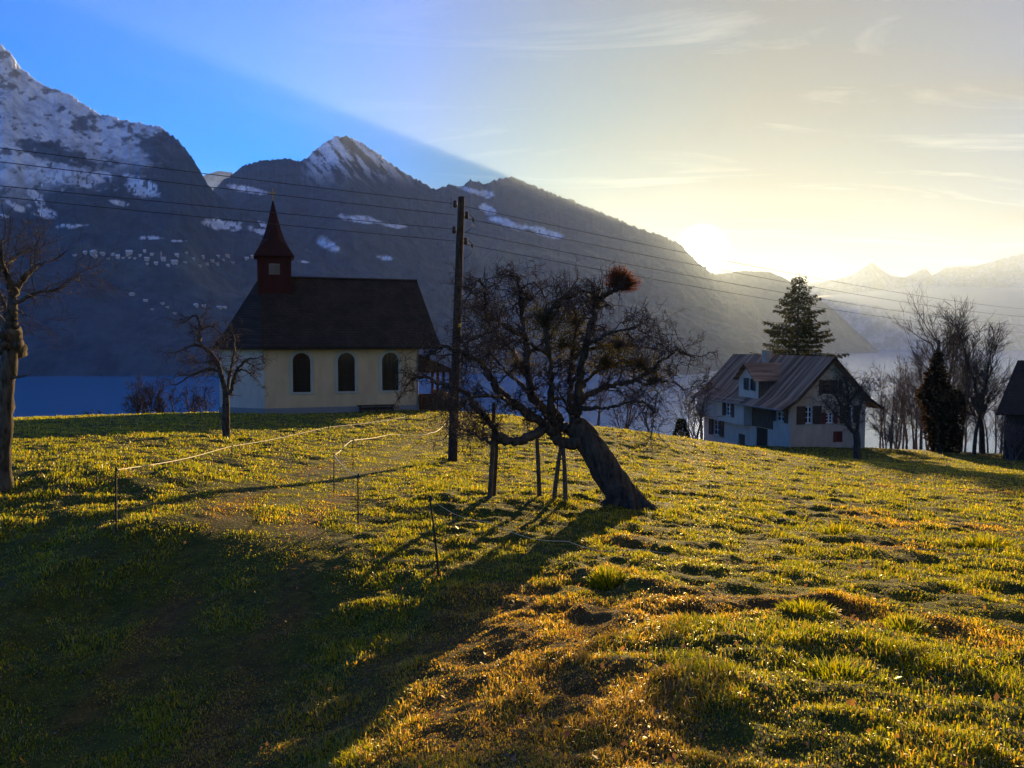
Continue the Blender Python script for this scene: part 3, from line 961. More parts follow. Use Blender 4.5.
        lf = leaf_cloud('leaves', pts, d + rng.normal(0, 0.6, d.shape), rng.uniform(0.03, 0.065, n), mt, clump, org, 0.35)
    c = A_(622, 279, 0.0)
    MT = Tubes()
    for k in range(900):
        e, dd = ball_points(c + np.array([(0.0, 0, 0.02), (-0.10, 0.03, -0.03), (0.13, -0.04, -0.05), (-0.03, 0.02, 0.09)][k % 4]), (0.21, 0.20, 0.15), 1, 0.40)
        e = e[0]; e = e + np.array([0.0, 0, 0.03 * math.sin(9 * e[0])])
        st = A_(617, 288, 0.0)
        MT.add([st + (e - st) * 0.1, st + (e - st) * 0.55 + rng.normal(0, 0.025, 3), e + rng.normal(0, 0.01, 3)], [0.005, 0.004, 0.0022], 3)
    nest = MT.build('witches_broom', MAT_REDNEST, root, org)
    nest['label'] = 'rust red ball of fine shoots on the top right branch'
    pts = np.concatenate([ball_points(c + np.array(o_), (0.19, 0.19, 0.13), 190, 0.5)[0] for o_ in ((0.0, 0, 0.02), (-0.10, 0.03, -0.03), (0.13, -0.04, -0.05), (-0.03, 0.02, 0.09))]); d = pts - c
    leaf_cloud('dry_leaves', pts, d + rng.normal(0, 0.3, d.shape), rng.uniform(0.03, 0.06, 760), MAT_REDNEST, nest, org, 0.3)
    return limbs


build_apple()


def prop(top, foot_px, foot_Y, label, r=0.035):
    foot = G(foot_px, foot_Y)
    root_ = Tubes()
    f = np.array(foot); t = np.array(top)
    root_.add(smooth_line([f - np.array([0, 0, 0.15]), f + (t - f) * 0.5 + rng.normal(0, 0.012, 3), t], 10), np.linspace(r * 1.1, r * 0.85, 10), 8)
    root_.add([t - (t - f) * 0.004, t], [r * 0.85, 0.001], 8)
    o = root_.build('support_pole', MAT_PROP, None, tuple(foot), bump=0.008)
    o.location = foot
    tag(o, label, 'pole', 'wooden poles holding up the apple tree')


MAT_PROP = bark_mat('weathered_pole', (0.05, 0.032, 0.02), (0.16, 0.11, 0.07), 20)
prop(A_(494, 402, -0.55), 489, 11.9, 'leftmost support pole, tall and reddish, under the low left limb')
prop(A_(497, 424, -0.5), 493, 12.6, 'shorter support pole right behind the tall leftmost one')
prop(A_(537, 437, -0.3), 540, 12.3, 'single upright support pole standing between the two pairs')
prop(A_(561, 446, -0.1), 553, 11.75, 'slanting support pole of the pair nearest the leaning trunk')
prop(A_(563, 445, -0.1), 566, 11.8, 'upright support pole of the pair nearest the leaning trunk')


# ------------------------------------------------------------------ pollard at the left edge
def build_pollard():
    Y = 10.5
    base = G(3, Y)
    root = empty('pollard_tree', base); org = tuple(base)
    tag(root, 'pollarded tree with a knobbly head and bare upward shoots at the left edge', 'tree')
    q = lambda x, y, dy=0.0: np.array(P(x, y, Y + dy))
    T = Tubes()
    b0 = np.array(base)
    tr = smooth_line([b0 + np.array([0, 0, -0.2]), b0 + np.array([0, 0, 0.05]), q(3, 460), q(5, 420), q(7, 385), q(10, 355), q(12, 338), q(12, 328)], 30, 0.006)
    T.add(tr, np.interp(np.linspace(0, 1, 30), [0, 0.1, 0.3, 0.75, 0.86, 0.93, 1], [0.19, 0.130, 0.105, 0.092, 0.11, 0.135, 0.09]), 14)
    L = [([(12, 332), (12, 318, 0), (13, 303, 0), (16, 289, 0.05), (27, 275, 0.1), (34, 268, 0.1), (48, 262, 0.1)], 0.085, 0.012),
         ([(15, 291, 0), (9, 280, -0.1), (4, 266, -0.2), (2, 252, -0.3), (4, 238, -0.3)], 0.045, 0.01),
         ([(14, 303, 0), (22, 300, -0.3), (36, 293, -0.4), (52, 290, -0.4), (66, 282, -0.4), (82, 272, -0.4)], 0.032, 0.006),
         ([(8, 332, 0), (-6, 310, 0.2), (-20, 292, 0.3), (-30, 270, 0.3)], 0.05, 0.012),
         ([(4, 267, -0.2), (14, 258, 0.1), (26, 250, 0.3), (36, 246, 0.3)], 0.022, 0.006),
         ([(10, 330, 0.1), (4, 305, 0.6), (-2, 280, 0.8), (8, 250, 0.9)], 0.04, 0.01),
         ([(13, 310, 0), (20, 311, -0.2), (28, 316, -0.3), (34, 320, -0.3)], 0.012, 0.004)]
    cfg = [dict(n=6, jit=0.20, trop=0.02, kids=5, ang=0.7, ratio=0.55, sides=3, tip=0.4, t0=0.2, rr=0.6),
           dict(n=5, jit=0.25, trop=0.01, kids=2.5, ang=0.7, ratio=0.55, sides=3, tip=0.5, rr=0.7),
           dict(n=3, jit=0.2, trop=0.0, kids=0, ang=0.6, ratio=0.5, sides=3, tip=0.5)]
    K = Tubes()
    for pts, ra, rb in L:
        s = smooth_line([q(*p) for p in pts], 6 * len(pts), 0.006)
        rr = np.linspace(ra, rb, len(s))
        T.add(s, rr, 7)
        ln = np.linalg.norm(np.diff(s, axis=0), axis=1).sum()
        for j in range(int(ln * 9)):
            k = int(rng.uniform(0.25, 0.98) * (len(s) - 2))
            grow(K, s[k], side_dir(unit(s[k + 1] - s[k]), rng.uniform(0.4, 1.0)), rng.uniform(0.2, 0.55), min(rr[k] * 0.4, 0.008), 0, cfg)
        grow(K, s[-1], s[-1] - s[-3], 0.4, rb, 0, cfg)
    # knobs on the head, a snag lower down
    for k in range(9):
        a = rng.uniform(0, 6.28); c = q(11, 342) + np.array([0.12 * math.cos(a), 0.12 * math.sin(a), rng.uniform(-0.16, 0.12)])
        c2 = c + np.array([0.07 * math.cos(a), 0.07 * math.sin(a), 0.02])
        T.add([c - (c2 - c), c, c2, c2 + (c2 - c) * 0.1], [0.06, 0.07, 0.05, 0.005], 8)
    T.add([q(9, 379), q(18, 377, -0.1), q(30, 374, -0.15)], [0.02, 0.014, 0.006], 5)
    T.build('trunk', MAT_GREYBARK, root, org, bump=0.05)
    K.build('crown', MAT_TWIG, root, org)


build_pollard()


# ------------------------------------------------------------------ small tree by the chapel, young tree by the farmhouse
def build_drawn_tree(name, label, px, Y, trunk, limbs, r0, dens, size, mat=None, twist=0.3):
    base = G(px, Y)
    root = empty(name, base); org = tuple(base)
    tag(root, label, 'tree')
    q = lambda x, y, dy=0.0: np.array(P(x, y, Y + dy))
    T = Tubes(); K = Tubes()
    tr = smooth_line([np.array(base) + np.array([0, 0, -0.2]), np.array(base)] + [q(*p) for p in trunk], 20, 0.01)
    T.add(tr, np.interp(np.linspace(0, 1, 20), [0, 0.15, 1], [r0 * 1.35, r0, r0 * 0.75]), 9)
    cfg = [dict(n=6, jit=0.33, trop=0.0, kids=6, rmin=0.009 * size + 0.003, ang=0.9, ratio=0.5, sides=3, tip=0.4, t0=0.15, rr=0.6),
           dict(n=5, jit=0.36, trop=0.0, kids=3, rmin=0.008 * size + 0.001, ang=0.9, ratio=0.55, sides=3, tip=0.5, rr=0.7),
           dict(n=3, jit=0.3, trop=0.0, kids=0, ang=0.6, ratio=0.5, sides=3, tip=0.5)]
    for pts, ra, rb in limbs:
        s = smooth_line([q(*p) for p in pts], 5 * len(pts), 0.012)
        rr = np.linspace(ra, rb, len(s))
        T.add(s, rr, 6)
        ln = np.linalg.norm(np.diff(s, axis=0), axis=1).sum()
        for j in range(int(ln * dens)):
            k = int(rng.uniform(0.2, 0.98) * (len(s) - 2))
            grow(K, s[k], side_dir(unit(s[k + 1] - s[k]), rng.uniform(0.5, 1.2)), rng.uniform(0.4, 1.0) * size, min(rr[k] * 0.45, 0.022), 0, cfg)
        grow(K, s[-1], s[-1] - s[-3], 0.6 * size, rb, 0, cfg)
    T.build('trunk', mat or MAT_BARK, root, org, bump=0.03)
    K.build('crown', MAT_TWIG, root, org)


build_drawn_tree('orchard_tree', 'small gnarled bare tree standing in front of the chapel apse', 226, 24.0,
                 [(226, 420), (226, 405), (226, 393)],
                 [([(226, 395), (222, 379, 0.1), (219, 366, 0.1), (211, 353, 0.2), (201, 345, 0.3), (200, 328, 0.3), (196, 315, 0.3), (188, 320, 0.3)], 0.085, 0.025),
                  ([(203, 346, 0.3), (193, 345, 0.1), (184, 349, 0.0), (175, 352, -0.1)], 0.05, 0.015),
                  ([(220, 371, 0.1), (210, 369, -0.3), (199, 372, -0.5), (190, 376, -0.6), (181, 382, -0.6)], 0.05, 0.02),
                  ([(226, 395), (231, 391, -0.1), (235, 376, -0.2), (242, 364, -0.3), (250, 359, -0.3), (258, 358, -0.3)], 0.07, 0.018),
                  ([(237, 371, -0.2), (244, 370, -0.4), (250, 374, -0.5), (259, 382, -0.5)], 0.035, 0.01),
                  ([(226, 396), (230, 376, 0.3), (233, 357, 0.4), (234, 338, 0.5), (230, 330, 0.5)], 0.055, 0.016),
                  ([(200, 330, 0.3), (210, 326, 0.5), (218, 330, 0.6), (224, 338, 0.6)], 0.035, 0.012),
                  ([(218, 362, 0.1), (213, 360, 0.8), (203, 362, 1.0), (193, 360, 1.0)], 0.03, 0.012)],
                 0.13, 5.5, 0.72)
build_drawn_tree('orchard_tree', 'young dark tree with a leaning twiggy crown in front of the farmhouse gable', 857, 54.0,
                 [(857, 450), (857, 440), (856, 432)],
                 [([(856, 434), (850, 428), (845, 420, 0.2), (842, 408, 0.4), (836, 396, 0.5), (833, 388, 0.5)], 0.16, 0.06),
                  ([(856, 434), (858, 424, -0.2), (859, 412, -0.4), (862, 400, -0.4), (866, 392, -0.4)], 0.13, 0.05),
                  ([(850, 428), (849, 416, 0.8), (848, 404, 1.0), (848, 390, 1.0), (846, 380, 1.0)], 0.12, 0.05),
                  ([(845, 420), (838, 416, -0.5), (832, 410, -0.6), (826, 404, -0.6)], 0.09, 0.04),
                  ([(848, 404, 1.0), (854, 396, 0.5), (859, 388, 0.3)], 0.08, 0.04)],
                 0.28, 6.0, 1.7)


# ------------------------------------------------------------------ bare trees and shrubs standing further off
def far_tree(name, label, px, Y, h, r, cfg, mat_t, mat_c, lean=0.0, group=None, stems=1, sink=0.3, cat='tree', foot=None):
    base = G(px, Y) if foot is None else foot
    root = empty(name, base); org = tuple(base)
    tag(root, label, cat, group)
    T = Tubes(); K = Tubes()
    for s in range(stems):
        d = unit(np.array([lean + (rng.normal(0, 0.22) if stems > 1 else rng.normal(0, 0.03)), rng.normal(0, 0.12 if stems > 1 else 0.03), 1.0]))
        hh = h * rng.uniform(0.75, 1.05) if stems > 1 else h
        n = 9
        pts = [np.array(base) + np.array([rng.normal(0, 0.25) if stems > 1 else 0, 0, -sink])]
        dirs = []
        for i in range(n):
            d = unit(d + rng.normal(0, 0.05, 3) + np.array([0, 0, 0.03])); pts.append(pts[-1] + d * (hh + sink) / n); dirs.append(d)
        rad = r * np.linspace(1, 0.12, n + 1)
        T.add(pts, rad, 7)
        m = int(cfg[0]['num'])
        for j in range(m):
            t = rng.uniform(cfg[0]['t0'], 0.98); f = t * n; i = min(int(f), n - 1)
            q = pts[i] + (pts[i + 1] - pts[i]) * (f - i)
            grow(K, q, side_dir(dirs[i], rng.uniform(*cfg[0]['sp'])), hh * cfg[0]['len'] * (1.15 - 0.75 * t) * rng.uniform(0.6, 1.2), rad[i] * 0.42, 1, cfg)
    T.build('trunk', mat_t, root, org)
    K.build('crown', mat_c, root, org)
    return root


CFG_TALL = [dict(num=34, t0=0.20, sp=(0.30, 0.75), len=0.36),
            dict(n=6, jit=0.10, trop=0.09, kids=8, rmin=0.018, ang=0.55, ratio=0.5, sides=3, tip=0.4, t0=0.2, rr=0.6),
            dict(n=4, jit=0.14, trop=0.06, kids=5, rmin=0.012, ang=0.55, ratio=0.55, sides=3, tip=0.5, rr=0.7),
            dict(n=3, jit=0.14, trop=0.03, kids=0, ang=0.5, ratio=0.5, sides=3, tip=0.5)]
CFG_THIN = [dict(num=17, t0=0.28, sp=(0.35, 0.8), len=0.26),
            dict(n=5, jit=0.12, trop=0.06, kids=6, rmin=0.022, ang=0.6, ratio=0.5, sides=3, tip=0.4, t0=0.2, rr=0.6),
            dict(n=3, jit=0.15, trop=0.04, kids=3, rmin=0.017, ang=0.6, ratio=0.6, sides=3, tip=0.5, rr=0.7),
            dict(n=2, jit=0.15, trop=0.03, kids=0, ang=0.5, ratio=0.5, sides=3, tip=0.5)]
CFG_BUSH = [dict(num=7, t0=0.15, sp=(0.4, 0.9), len=0.40),
            dict(n=4, jit=0.16, trop=0.05, kids=5, rmin=0.018, ang=0.7, ratio=0.55, sides=3, tip=0.4, t0=0.2, rr=0.6),
            dict(n=3, jit=0.2, trop=0.03, kids=3, rmin=0.014, ang=0.6, ratio=0.6, sides=3, tip=0.5, rr=0.7),
            dict(n=2, jit=0.15, trop=0.0, kids=0, ang=0.5, ratio=0.5, sides=3, tip=0.5)]

GT = 'bare trees on the slope beyond the farmhouse'


def top_h(px, Y, ytop):
    return P(px, ytop, Y).z - G(px, Y).z


far_tree('bare_tree', 'tallest bare tree, fine upright branches, directly left of the dark barn', 983, 66, top_h(983, 66, 318), 0.24, CFG_TALL, MAT_BARK, MAT_TWIG, 0.02, GT)
far_tree('bare_tree', 'slim bare tree between the tallest tree and the dark barn edge', 974, 64, top_h(974, 64, 340), 0.17, CFG_TALL, MAT_BARK, MAT_TWIG, -0.03, GT)
far_tree('bare_tree', 'forked bare tree whose branches rise just behind the ivy clad trunk', 944, 72, top_h(944, 72, 330), 0.26, CFG_TALL, MAT_BARK, MAT_TWIG, -0.02, GT)
far_tree('bare_tree', 'thin bare tree midway between ivy clad trunk and tallest tree', 961, 76, top_h(961, 76, 345), 0.16, CFG_TALL, MAT_BARK, MAT_TWIG, 0.0, GT)
far_tree('bare_tree', 'bare tree with reddish twigs close left of the ivy clad trunk', 921, 78, top_h(921, 78, 362), 0.17, CFG_TALL, MAT_PINKTWIG, MAT_PINKTWIG, 0.03, GT)
for i, (px, Y, yt) in enumerate(((884, 92, 388), (891, 84, 376), (897, 95, 380), (902, 86, 368), (908, 92, 372), (914, 88, 376), (927, 92, 370), (952, 96, 372), (967, 98, 378), (994, 92, 376), (1001, 84, 385), (931, 84, 385), (880, 88, 395), (887, 100, 370), (894, 90, 362), (900, 104, 366), (906, 82, 384), (911, 98, 360), (917, 86, 388), (924, 100, 366), (948, 86, 380), (957, 92, 370), (964, 86, 384), (978, 96, 372), (988, 88, 380), (998, 98, 374))):
    far_tree('bare_tree', 'slender pinkish bare tree in the thicket between farmhouse and barn', px, Y, top_h(px, Y, yt), 0.13, CFG_THIN, MAT_PINKTWIG, MAT_PINKTWIG, rng.normal(0, 0.05), 'slender trees in the thicket right of the farmhouse')
far_tree('shrub', 'low round bare shrub at the right wall of the farmhouse', 893, 68, 2.3, 0.05, CFG_BUSH, MAT_PINKTWIG, MAT_PINKTWIG, 0, None, 9, 0.1, 'shrub')
far_tree('shrub', 'reddish dry bush against the dark barn wall', 1012, 57.0, 3.2, 0.05, CFG_BUSH, MAT_PINKTWIG, MAT_PINKTWIG, 0, None, 8, 0.1, 'shrub')
# beyond the crest, between the apple tree and the farmhouse
GC = 'bare trees below the crest left of the farmhouse'
for (px, Y, yt, st, lb) in ((598, 62, 372, 1, 'thin bare tree below the crest behind the apple trunk'), (626, 66, 388, 5, 'bushy many stemmed bare tree below the crest, right of the apple trunk'),
                            (650, 70, 392, 1, 'lone slender sapling below the crest amid the bright water'), (695, 78, 372, 1, 'taller bare tree close to the left wall of the farmhouse'), (687, 84, 384, 2, 'fine bare tree behind the dark clipped conifer'), (701, 80, 398, 4, 'low bare shrub at the left foot of the farmhouse')):
    g_ = G(px, Y)
    far_tree('bare_tree' if st < 4 else 'shrub', lb, px, Y, top_h(px, Y, yt), 0.14 if st == 1 else 0.09, CFG_THIN if st == 1 else CFG_BUSH, MAT_PINKTWIG, MAT_PINKTWIG, 0.0, GC, st, 0.3, 'tree' if st < 4 else 'shrub')
# shrubs and saplings left of the chapel
GS = 'bare shrubs and saplings on the crest left of the chapel'
for (px, Y, yt, st, r, lb) in ((146, 58, 380, 9, 0.05, 'dense dark bare shrub, the biggest on the crest left of the chapel'), (133, 56, 396, 7, 0.04, 'low bare shrub at the left end of the crest thicket'), (172, 60, 384, 2, 0.05, 'thin double sapling right of the dense dark shrub'),
                               (188, 60, 390, 5, 0.04, 'wispy bare shrub midway between dark shrub and chapel'), (203, 60, 386, 3, 0.05, 'three stemmed sapling nearest the chapel apse'), (160, 58, 394, 6, 0.04, 'bare shrub touching the right side of the dense dark shrub'), (92, 52, 410, 5, 0.02, 'tiny bare shrub alone on the crest before the lake')):
    far_tree('shrub', lb, px, Y, max(0.5, top_h(px, Y, yt)), r, CFG_BUSH, MAT_TWIG, MAT_TWIG, 0.0, GS, st, 0.2, 'shrub')


def build_ivy_tree():
    px, Y = 938, 66.0
    base = G(px, Y); org = tuple(base)
    root = empty('ivy_tree', base)
    tag(root, 'dead tree trunk thickly wrapped in dark ivy left of the barn', 'tree')
    q = lambda x, y, dy=0.0: np.array(P(x, y, Y + dy))
    T = Tubes(); K = Tubes()
    T.add(smooth_line([np.array(base) - np.array([0, 0, .3]), q(940, 440), q(940, 415), q(938, 390), q(936, 370), q(938, 352), q(939, 340)], 20, 0.03), np.linspace(0.5, 0.10, 20), 8)
    T.add(smooth_line([q(941, 430), q(948, 410, .5), q(952, 395, .7)], 10), np.linspace(0.3, 0.1, 10), 6)
    cfg = CFG_TALL
    for k in range(16):
        p0 = q(938 + rng.normal(0, 2), rng.uniform(345, 385)); d = np.array([rng.normal(0, 0.7), rng.normal(0, 0.6), 0.8])
        grow(K, p0, d, rng.uniform(2.0, 3.6), 0.06, 1, cfg)
    T.build('trunk', MAT_BARK, root, org); K.build('crown', MAT_TWIG, root, org)
    cs, ds = [], []
    for (x, y, dy, rx, rz, n) in ((937, 366, 0, 0.45, 1.0, 500), (936, 378, 0, 0.8, 1.1, 900), (937, 392, 0, 1.2, 1.2, 1500), (935, 396, .3, 1.5, 0.8, 900), (943, 404, 0, 1.7, 1.2, 1900), (946, 397, 0, 1.3, 0.9, 800), (942, 418, 0, 1.6, 1.3, 1800),
                                  (943, 432, 0, 1.4, 1.3, 1500), (944, 445, 0, 1.2, 1.2, 1200), (931, 393, -.3, 1.0, 0.6, 500), (951, 437, 0.4, 0.9, 0.9, 500), (938, 358, 0, 0.3, 0.6, 200)):
        c = q(x, y, dy)
        p_, d_ = ball_points(c, (rx, rx, rz), n, 0.45)
        cs.append(p_); ds.append(d_ + np.array([0, 0, -0.5]) + rng.normal(0, 0.5, d_.shape))
    cs = np.concatenate(cs); ds = np.concatenate(ds)
    leaf_cloud('ivy', cs, ds, rng.uniform(0.16, 0.34, len(cs)), MAT_IVY, root, org, 0.8)


build_ivy_tree()


def build_spruce():
    px, Y = 795, 92.0
    base = G(px, Y); org = tuple(base)
    root = empty('spruce_tree', base)
    tag(root, 'tall dark spruce with drooping boughs rising behind the farmhouse roof', 'tree')
    topz = P(px, 273, Y).z
    h = topz - base.z
    T = Tubes(); B = Tubes()
    b0 = np.array(base)
    T.add(smooth_line([b0 - np.array([0, 0, .5]), b0 + np.array([0.1, 0, h * 0.4]), b0 + np.array([0.0, 0, h * 0.75]), b0 + np.array([0.15, 0, h])], 24), np.linspace(0.38, 0.03, 24), 8)
    cs, ds, sz = [], [], []
    z = 0.36 * h
    while z < h - 0.2:
        t = (h - z) / (0.64 * h)
        nb = rng.integers(4, 7)
        a0 = rng.uniform(0, 6.28)
        for k in range(nb):
            a = a0 + k * 6.283 / nb + rng.normal(0, 0.25)
            Lb = (0.3 + 6.6 * t ** 0.80) * rng.uniform(0.55, 1.15)
            if rng.random() < 0.10: Lb *= 0.5
            dirh = np.array([math.cos(a), math.sin(a), 0.0])
            n = 7
            s = np.linspace(0, 1, n)[:, None]
            p0 = b0 + np.array([0.05, 0, z])
            pts = p0 + dirh * s * Lb + np.array([0, 0, 1.0]) * (0.30 * s * Lb * (0.25 + 0.5 * (1 - t)) - 0.42 * t * s ** 1.6 * Lb * 0.8 + 0.16 * t * s ** 5 * Lb)
            pts = pts + rng.normal(0, 0.03, pts.shape)
            B.add(pts, np.linspace(0.055, 0.012, n) * (0.5 + 0.5 * t), 4)
            m = int(12 + Lb * 46)
            u = rng.uniform(0.10, 1.0, m) ** 0.8
            fi = u * (n - 1); i = np.minimum(fi.astype(int), n - 2); fr = (fi - i)[:, None]
            q = pts[i] * (1 - fr) + pts[i + 1] * fr
            side = np.array([-dirh[1], dirh[0], 0])
            sgn = rng.choice([-1, 1], m)[:, None]
            w = (0.16 + 0.38 * np.sin(np.pi * np.clip(u, 0, 1) ** 0.8))[:, None] * min(1.0, 0.35 + Lb * 0.25)
            off = side * sgn * w * rng.random((m, 1)) * 1.3
            q = q + off + np.array([0, 0, -1.0]) * (np.abs(off).sum(1, keepdims=True) * 0.35 + rng.random((m, 1)) * 0.10)
            cs.append(q)
            ds.append(dirh * 0.5 + side * sgn * 0.5 + np.array([0, 0, -0.75]) * rng.random((m, 1)) * 1.5 + rng.normal(0, 0.25, (m, 3)))
            sz.append(rng.uniform(0.25, 0.60, m) * (0.5 + 0.5 * min(1, t * 2)))
        z += rng.uniform(0.40, 0.66) * (0.55 + 0.6 * t)
    T.build('trunk', MAT_BARK, root, org)
    br = B.build('crown', MAT_BARK, root, org)
    cs = np.concatenate(cs); ds = np.concatenate(ds); sz = np.concatenate(sz)
    leaf_cloud('needles', cs, ds, sz, MAT_NEEDLE, br, org, 0.26)


build_spruce()


def build_conifer_shrub():
    px, Y = 681, 60.0
    base = G(px, Y); org = tuple(base)
    root = empty('conifer_shrub', base)
    tag(root, 'dark clipped conifer shaped like a bottle left of the farmhouse', 'shrub')
    T = Tubes(); b0 = np.array(base)
    T.add([b0 - np.array([0, 0, .2]), b0 + np.array([0, 0, 1.4])], [0.08, 0.03], 6)
    T.build('trunk', MAT_BARK, root, org)
    h = P(px, 420, Y).z - base.z
    n = 2600
    z = rng.random(n) ** 0.9 * h
    prof = np.interp(z / h, [0, 0.1, 0.45, 0.72, 0.8, 0.97, 1], [0.62, 0.68, 0.58, 0.34, 0.30, 0.27, 0.10])
    a = rng.uniform(0, 6.28, n); r = prof * np.sqrt(rng.uniform(0.5, 1, n))
    c = np.stack([b0[0] + r * np.cos(a), b0[1] + r * np.sin(a), b0[2] + z], -1)
    d = np.stack([np.cos(a), np.sin(a), np.full(n, 0.8)], -1) + rng.normal(0, 0.3, (n, 3))
    leaf_cloud('foliage', c, d, rng.uniform(0.10, 0.2, n), MAT_CONIFER, root, org, 0.5)


build_conifer_shrub()

tuft(607, 6.9, 420, 0.16, 0.17, 'upright grey green grass tuft standing alone right of the path')
tuft(806, 5.45, 500, 0.20, 0.12, 'broad bright green grass tuft right of the bare hollow')
tuft(905, 5.2, 360, 0.18, 0.11, 'green grass tuft toward the right edge beyond the hollow')
tuft(838, 4.1, 380, 0.24, 0.09, 'dark green grass tuft low in the right foreground')
tuft(990, 10.5, 380, 0.32, 0.20, 'dark leafy grass tuft far right on the slope')
tuft(838, 11.2, 380, 0.34, 0.20, 'dark leafy grass tuft midway up the right slope')
# ------------------------------------------------------------------ buildings
from mathutils.geometry import tessellate_polygon


class MB:
    """Collects polygons of one part and links them as one mesh."""
    def __init__(self):
        self.v, self.f = [], []

    def poly(self, pts):
        b = len(self.v); self.v += [tuple(p) for p in pts]; self.f.append(tuple(range(b, b + len(pts))))

    def box(self, x0, x1, y0, y1, z0, z1):
        b = len(self.v)
        self.v += [(x, y, z) for z in (z0, z1) for y in (y0, y1) for x in (x0, x1)]
        for q in ((0, 2, 3, 1), (4, 5, 7, 6), (0, 1, 5, 4), (2, 6, 7, 3), (0, 4, 6, 2), (1, 3, 7, 5)):
            self.f.append(tuple(b + i for i in q))

    def slab(self, pts, n, t):
        """Thick plate: polygon pts extruded by -n*t."""
        n = Vector(n).normalized() * t
        top = [Vector(p) for p in pts]; bot = [p - n for p in top]
        self.poly(top); self.poly(list(reversed(bot)))
        k = len(top)
        for i in range(k):
            j = (i + 1) % k
            self.poly([top[i], bot[i], bot[j], top[j]])

    def holed(self, o, ux, uz, outer, holes, depth, nin):
        """Wall face with openings; reveals run inward along nin."""
        o, ux, uz, nin = Vector(o), Vector(ux), Vector(uz), Vector(nin)
        loops = [outer] + holes
        flat = [p for lp in loops for p in lp]
        w = [o + ux * a + uz * c for a, c in flat]
        tr = tessellate_polygon([[Vector((a, c, 0)) for a, c in lp] for lp in loops])
        b = len(self.v); self.v += [tuple(p) for p in w]
        self.f += [tuple(b + i for i in t) for t in tr]
        for lp in holes:
            k = len(lp)
            for i in range(k):
                a, c = lp[i]; a2, c2 = lp[(i + 1) % k]
                p, q = o + ux * a + uz * c, o + ux * a2 + uz * c2
                self.poly([p, q, q + nin * depth, p + nin * depth])

    def build(self, name, mat, parent=None, bevel=0.0, smooth=False):
        me = bpy.data.meshes.new(name)
        me.from_pydata(self.v, [], self.f)
        bm = bmesh.new(); bm.from_mesh(me)
        bmesh.ops.recalc_face_normals(bm, faces=bm.faces)
        bm.to_mesh(me); bm.free()
        o = link_obj(name, me, mat, parent)
        if bevel:
            md = o.modifiers.new('bevel', 'BEVEL'); md.width = bevel; md.segments = 2; md.limit_method = 'ANGLE'
        return o


def plaster(name, col, rough=0.9, var=0.12, dirt=(0.25, 0.21, 0.16), dirt_amt=0.35, scale=1.2, streak=(1, 1, 0.35)):
    m, n, out = new_mat(name)
    b = n.nodes.new('ShaderNodeBsdfPrincipled'); b.inputs['Roughness'].default_value = rough; b.inputs['Specular IOR Level'].default_value = 0.2
    tc = n.nodes.new('ShaderNodeTexCoord')
    mp = n.nodes.new('ShaderNodeMapping'); mp.inputs['Scale'].default_value = streak
    ns = n.nodes.new('ShaderNodeTexNoise'); ns.inputs['Scale'].default_value = scale; ns.inputs['Detail'].default_value = 8; ns.inputs['Roughness'].default_value = 0.65
    rp = n.nodes.new('ShaderNodeValToRGB')
    rp.color_ramp.elements[0].position = 0.30; rp.color_ramp.elements[0].color = (*[c * (1 - dirt_amt) + d * dirt_amt for c, d in zip(col, dirt)], 1)
    rp.color_ramp.elements[1].position = 0.62; rp.color_ramp.elements[1].color = (*[min(1, c * (1 + var)) for c in col], 1)
    n2 = n.nodes.new('ShaderNodeTexNoise'); n2.inputs['Scale'].default_value = 22; n2.inputs['Detail'].default_value = 5
    bp = n.nodes.new('ShaderNodeBump'); bp.inputs['Strength'].default_value = 0.4; bp.inputs['Distance'].default_value = 0.02
    n.links.new(tc.outputs['Object'], mp.inputs[0]); n.links.new(mp.outputs[0], ns.inputs['Vector']); n.links.new(tc.outputs['Object'], n2.inputs['Vector'])
    n.links.new(ns.outputs[0], rp.inputs[0]); n.links.new(rp.outputs[0], b.inputs['Base Color'])
    n.links.new(n2.outputs[0], bp.inputs['Height']); n.links.new(bp.outputs[0], b.inputs['Normal'])
    n.links.new(b.outputs[0], out.inputs['Surface'])
    return m


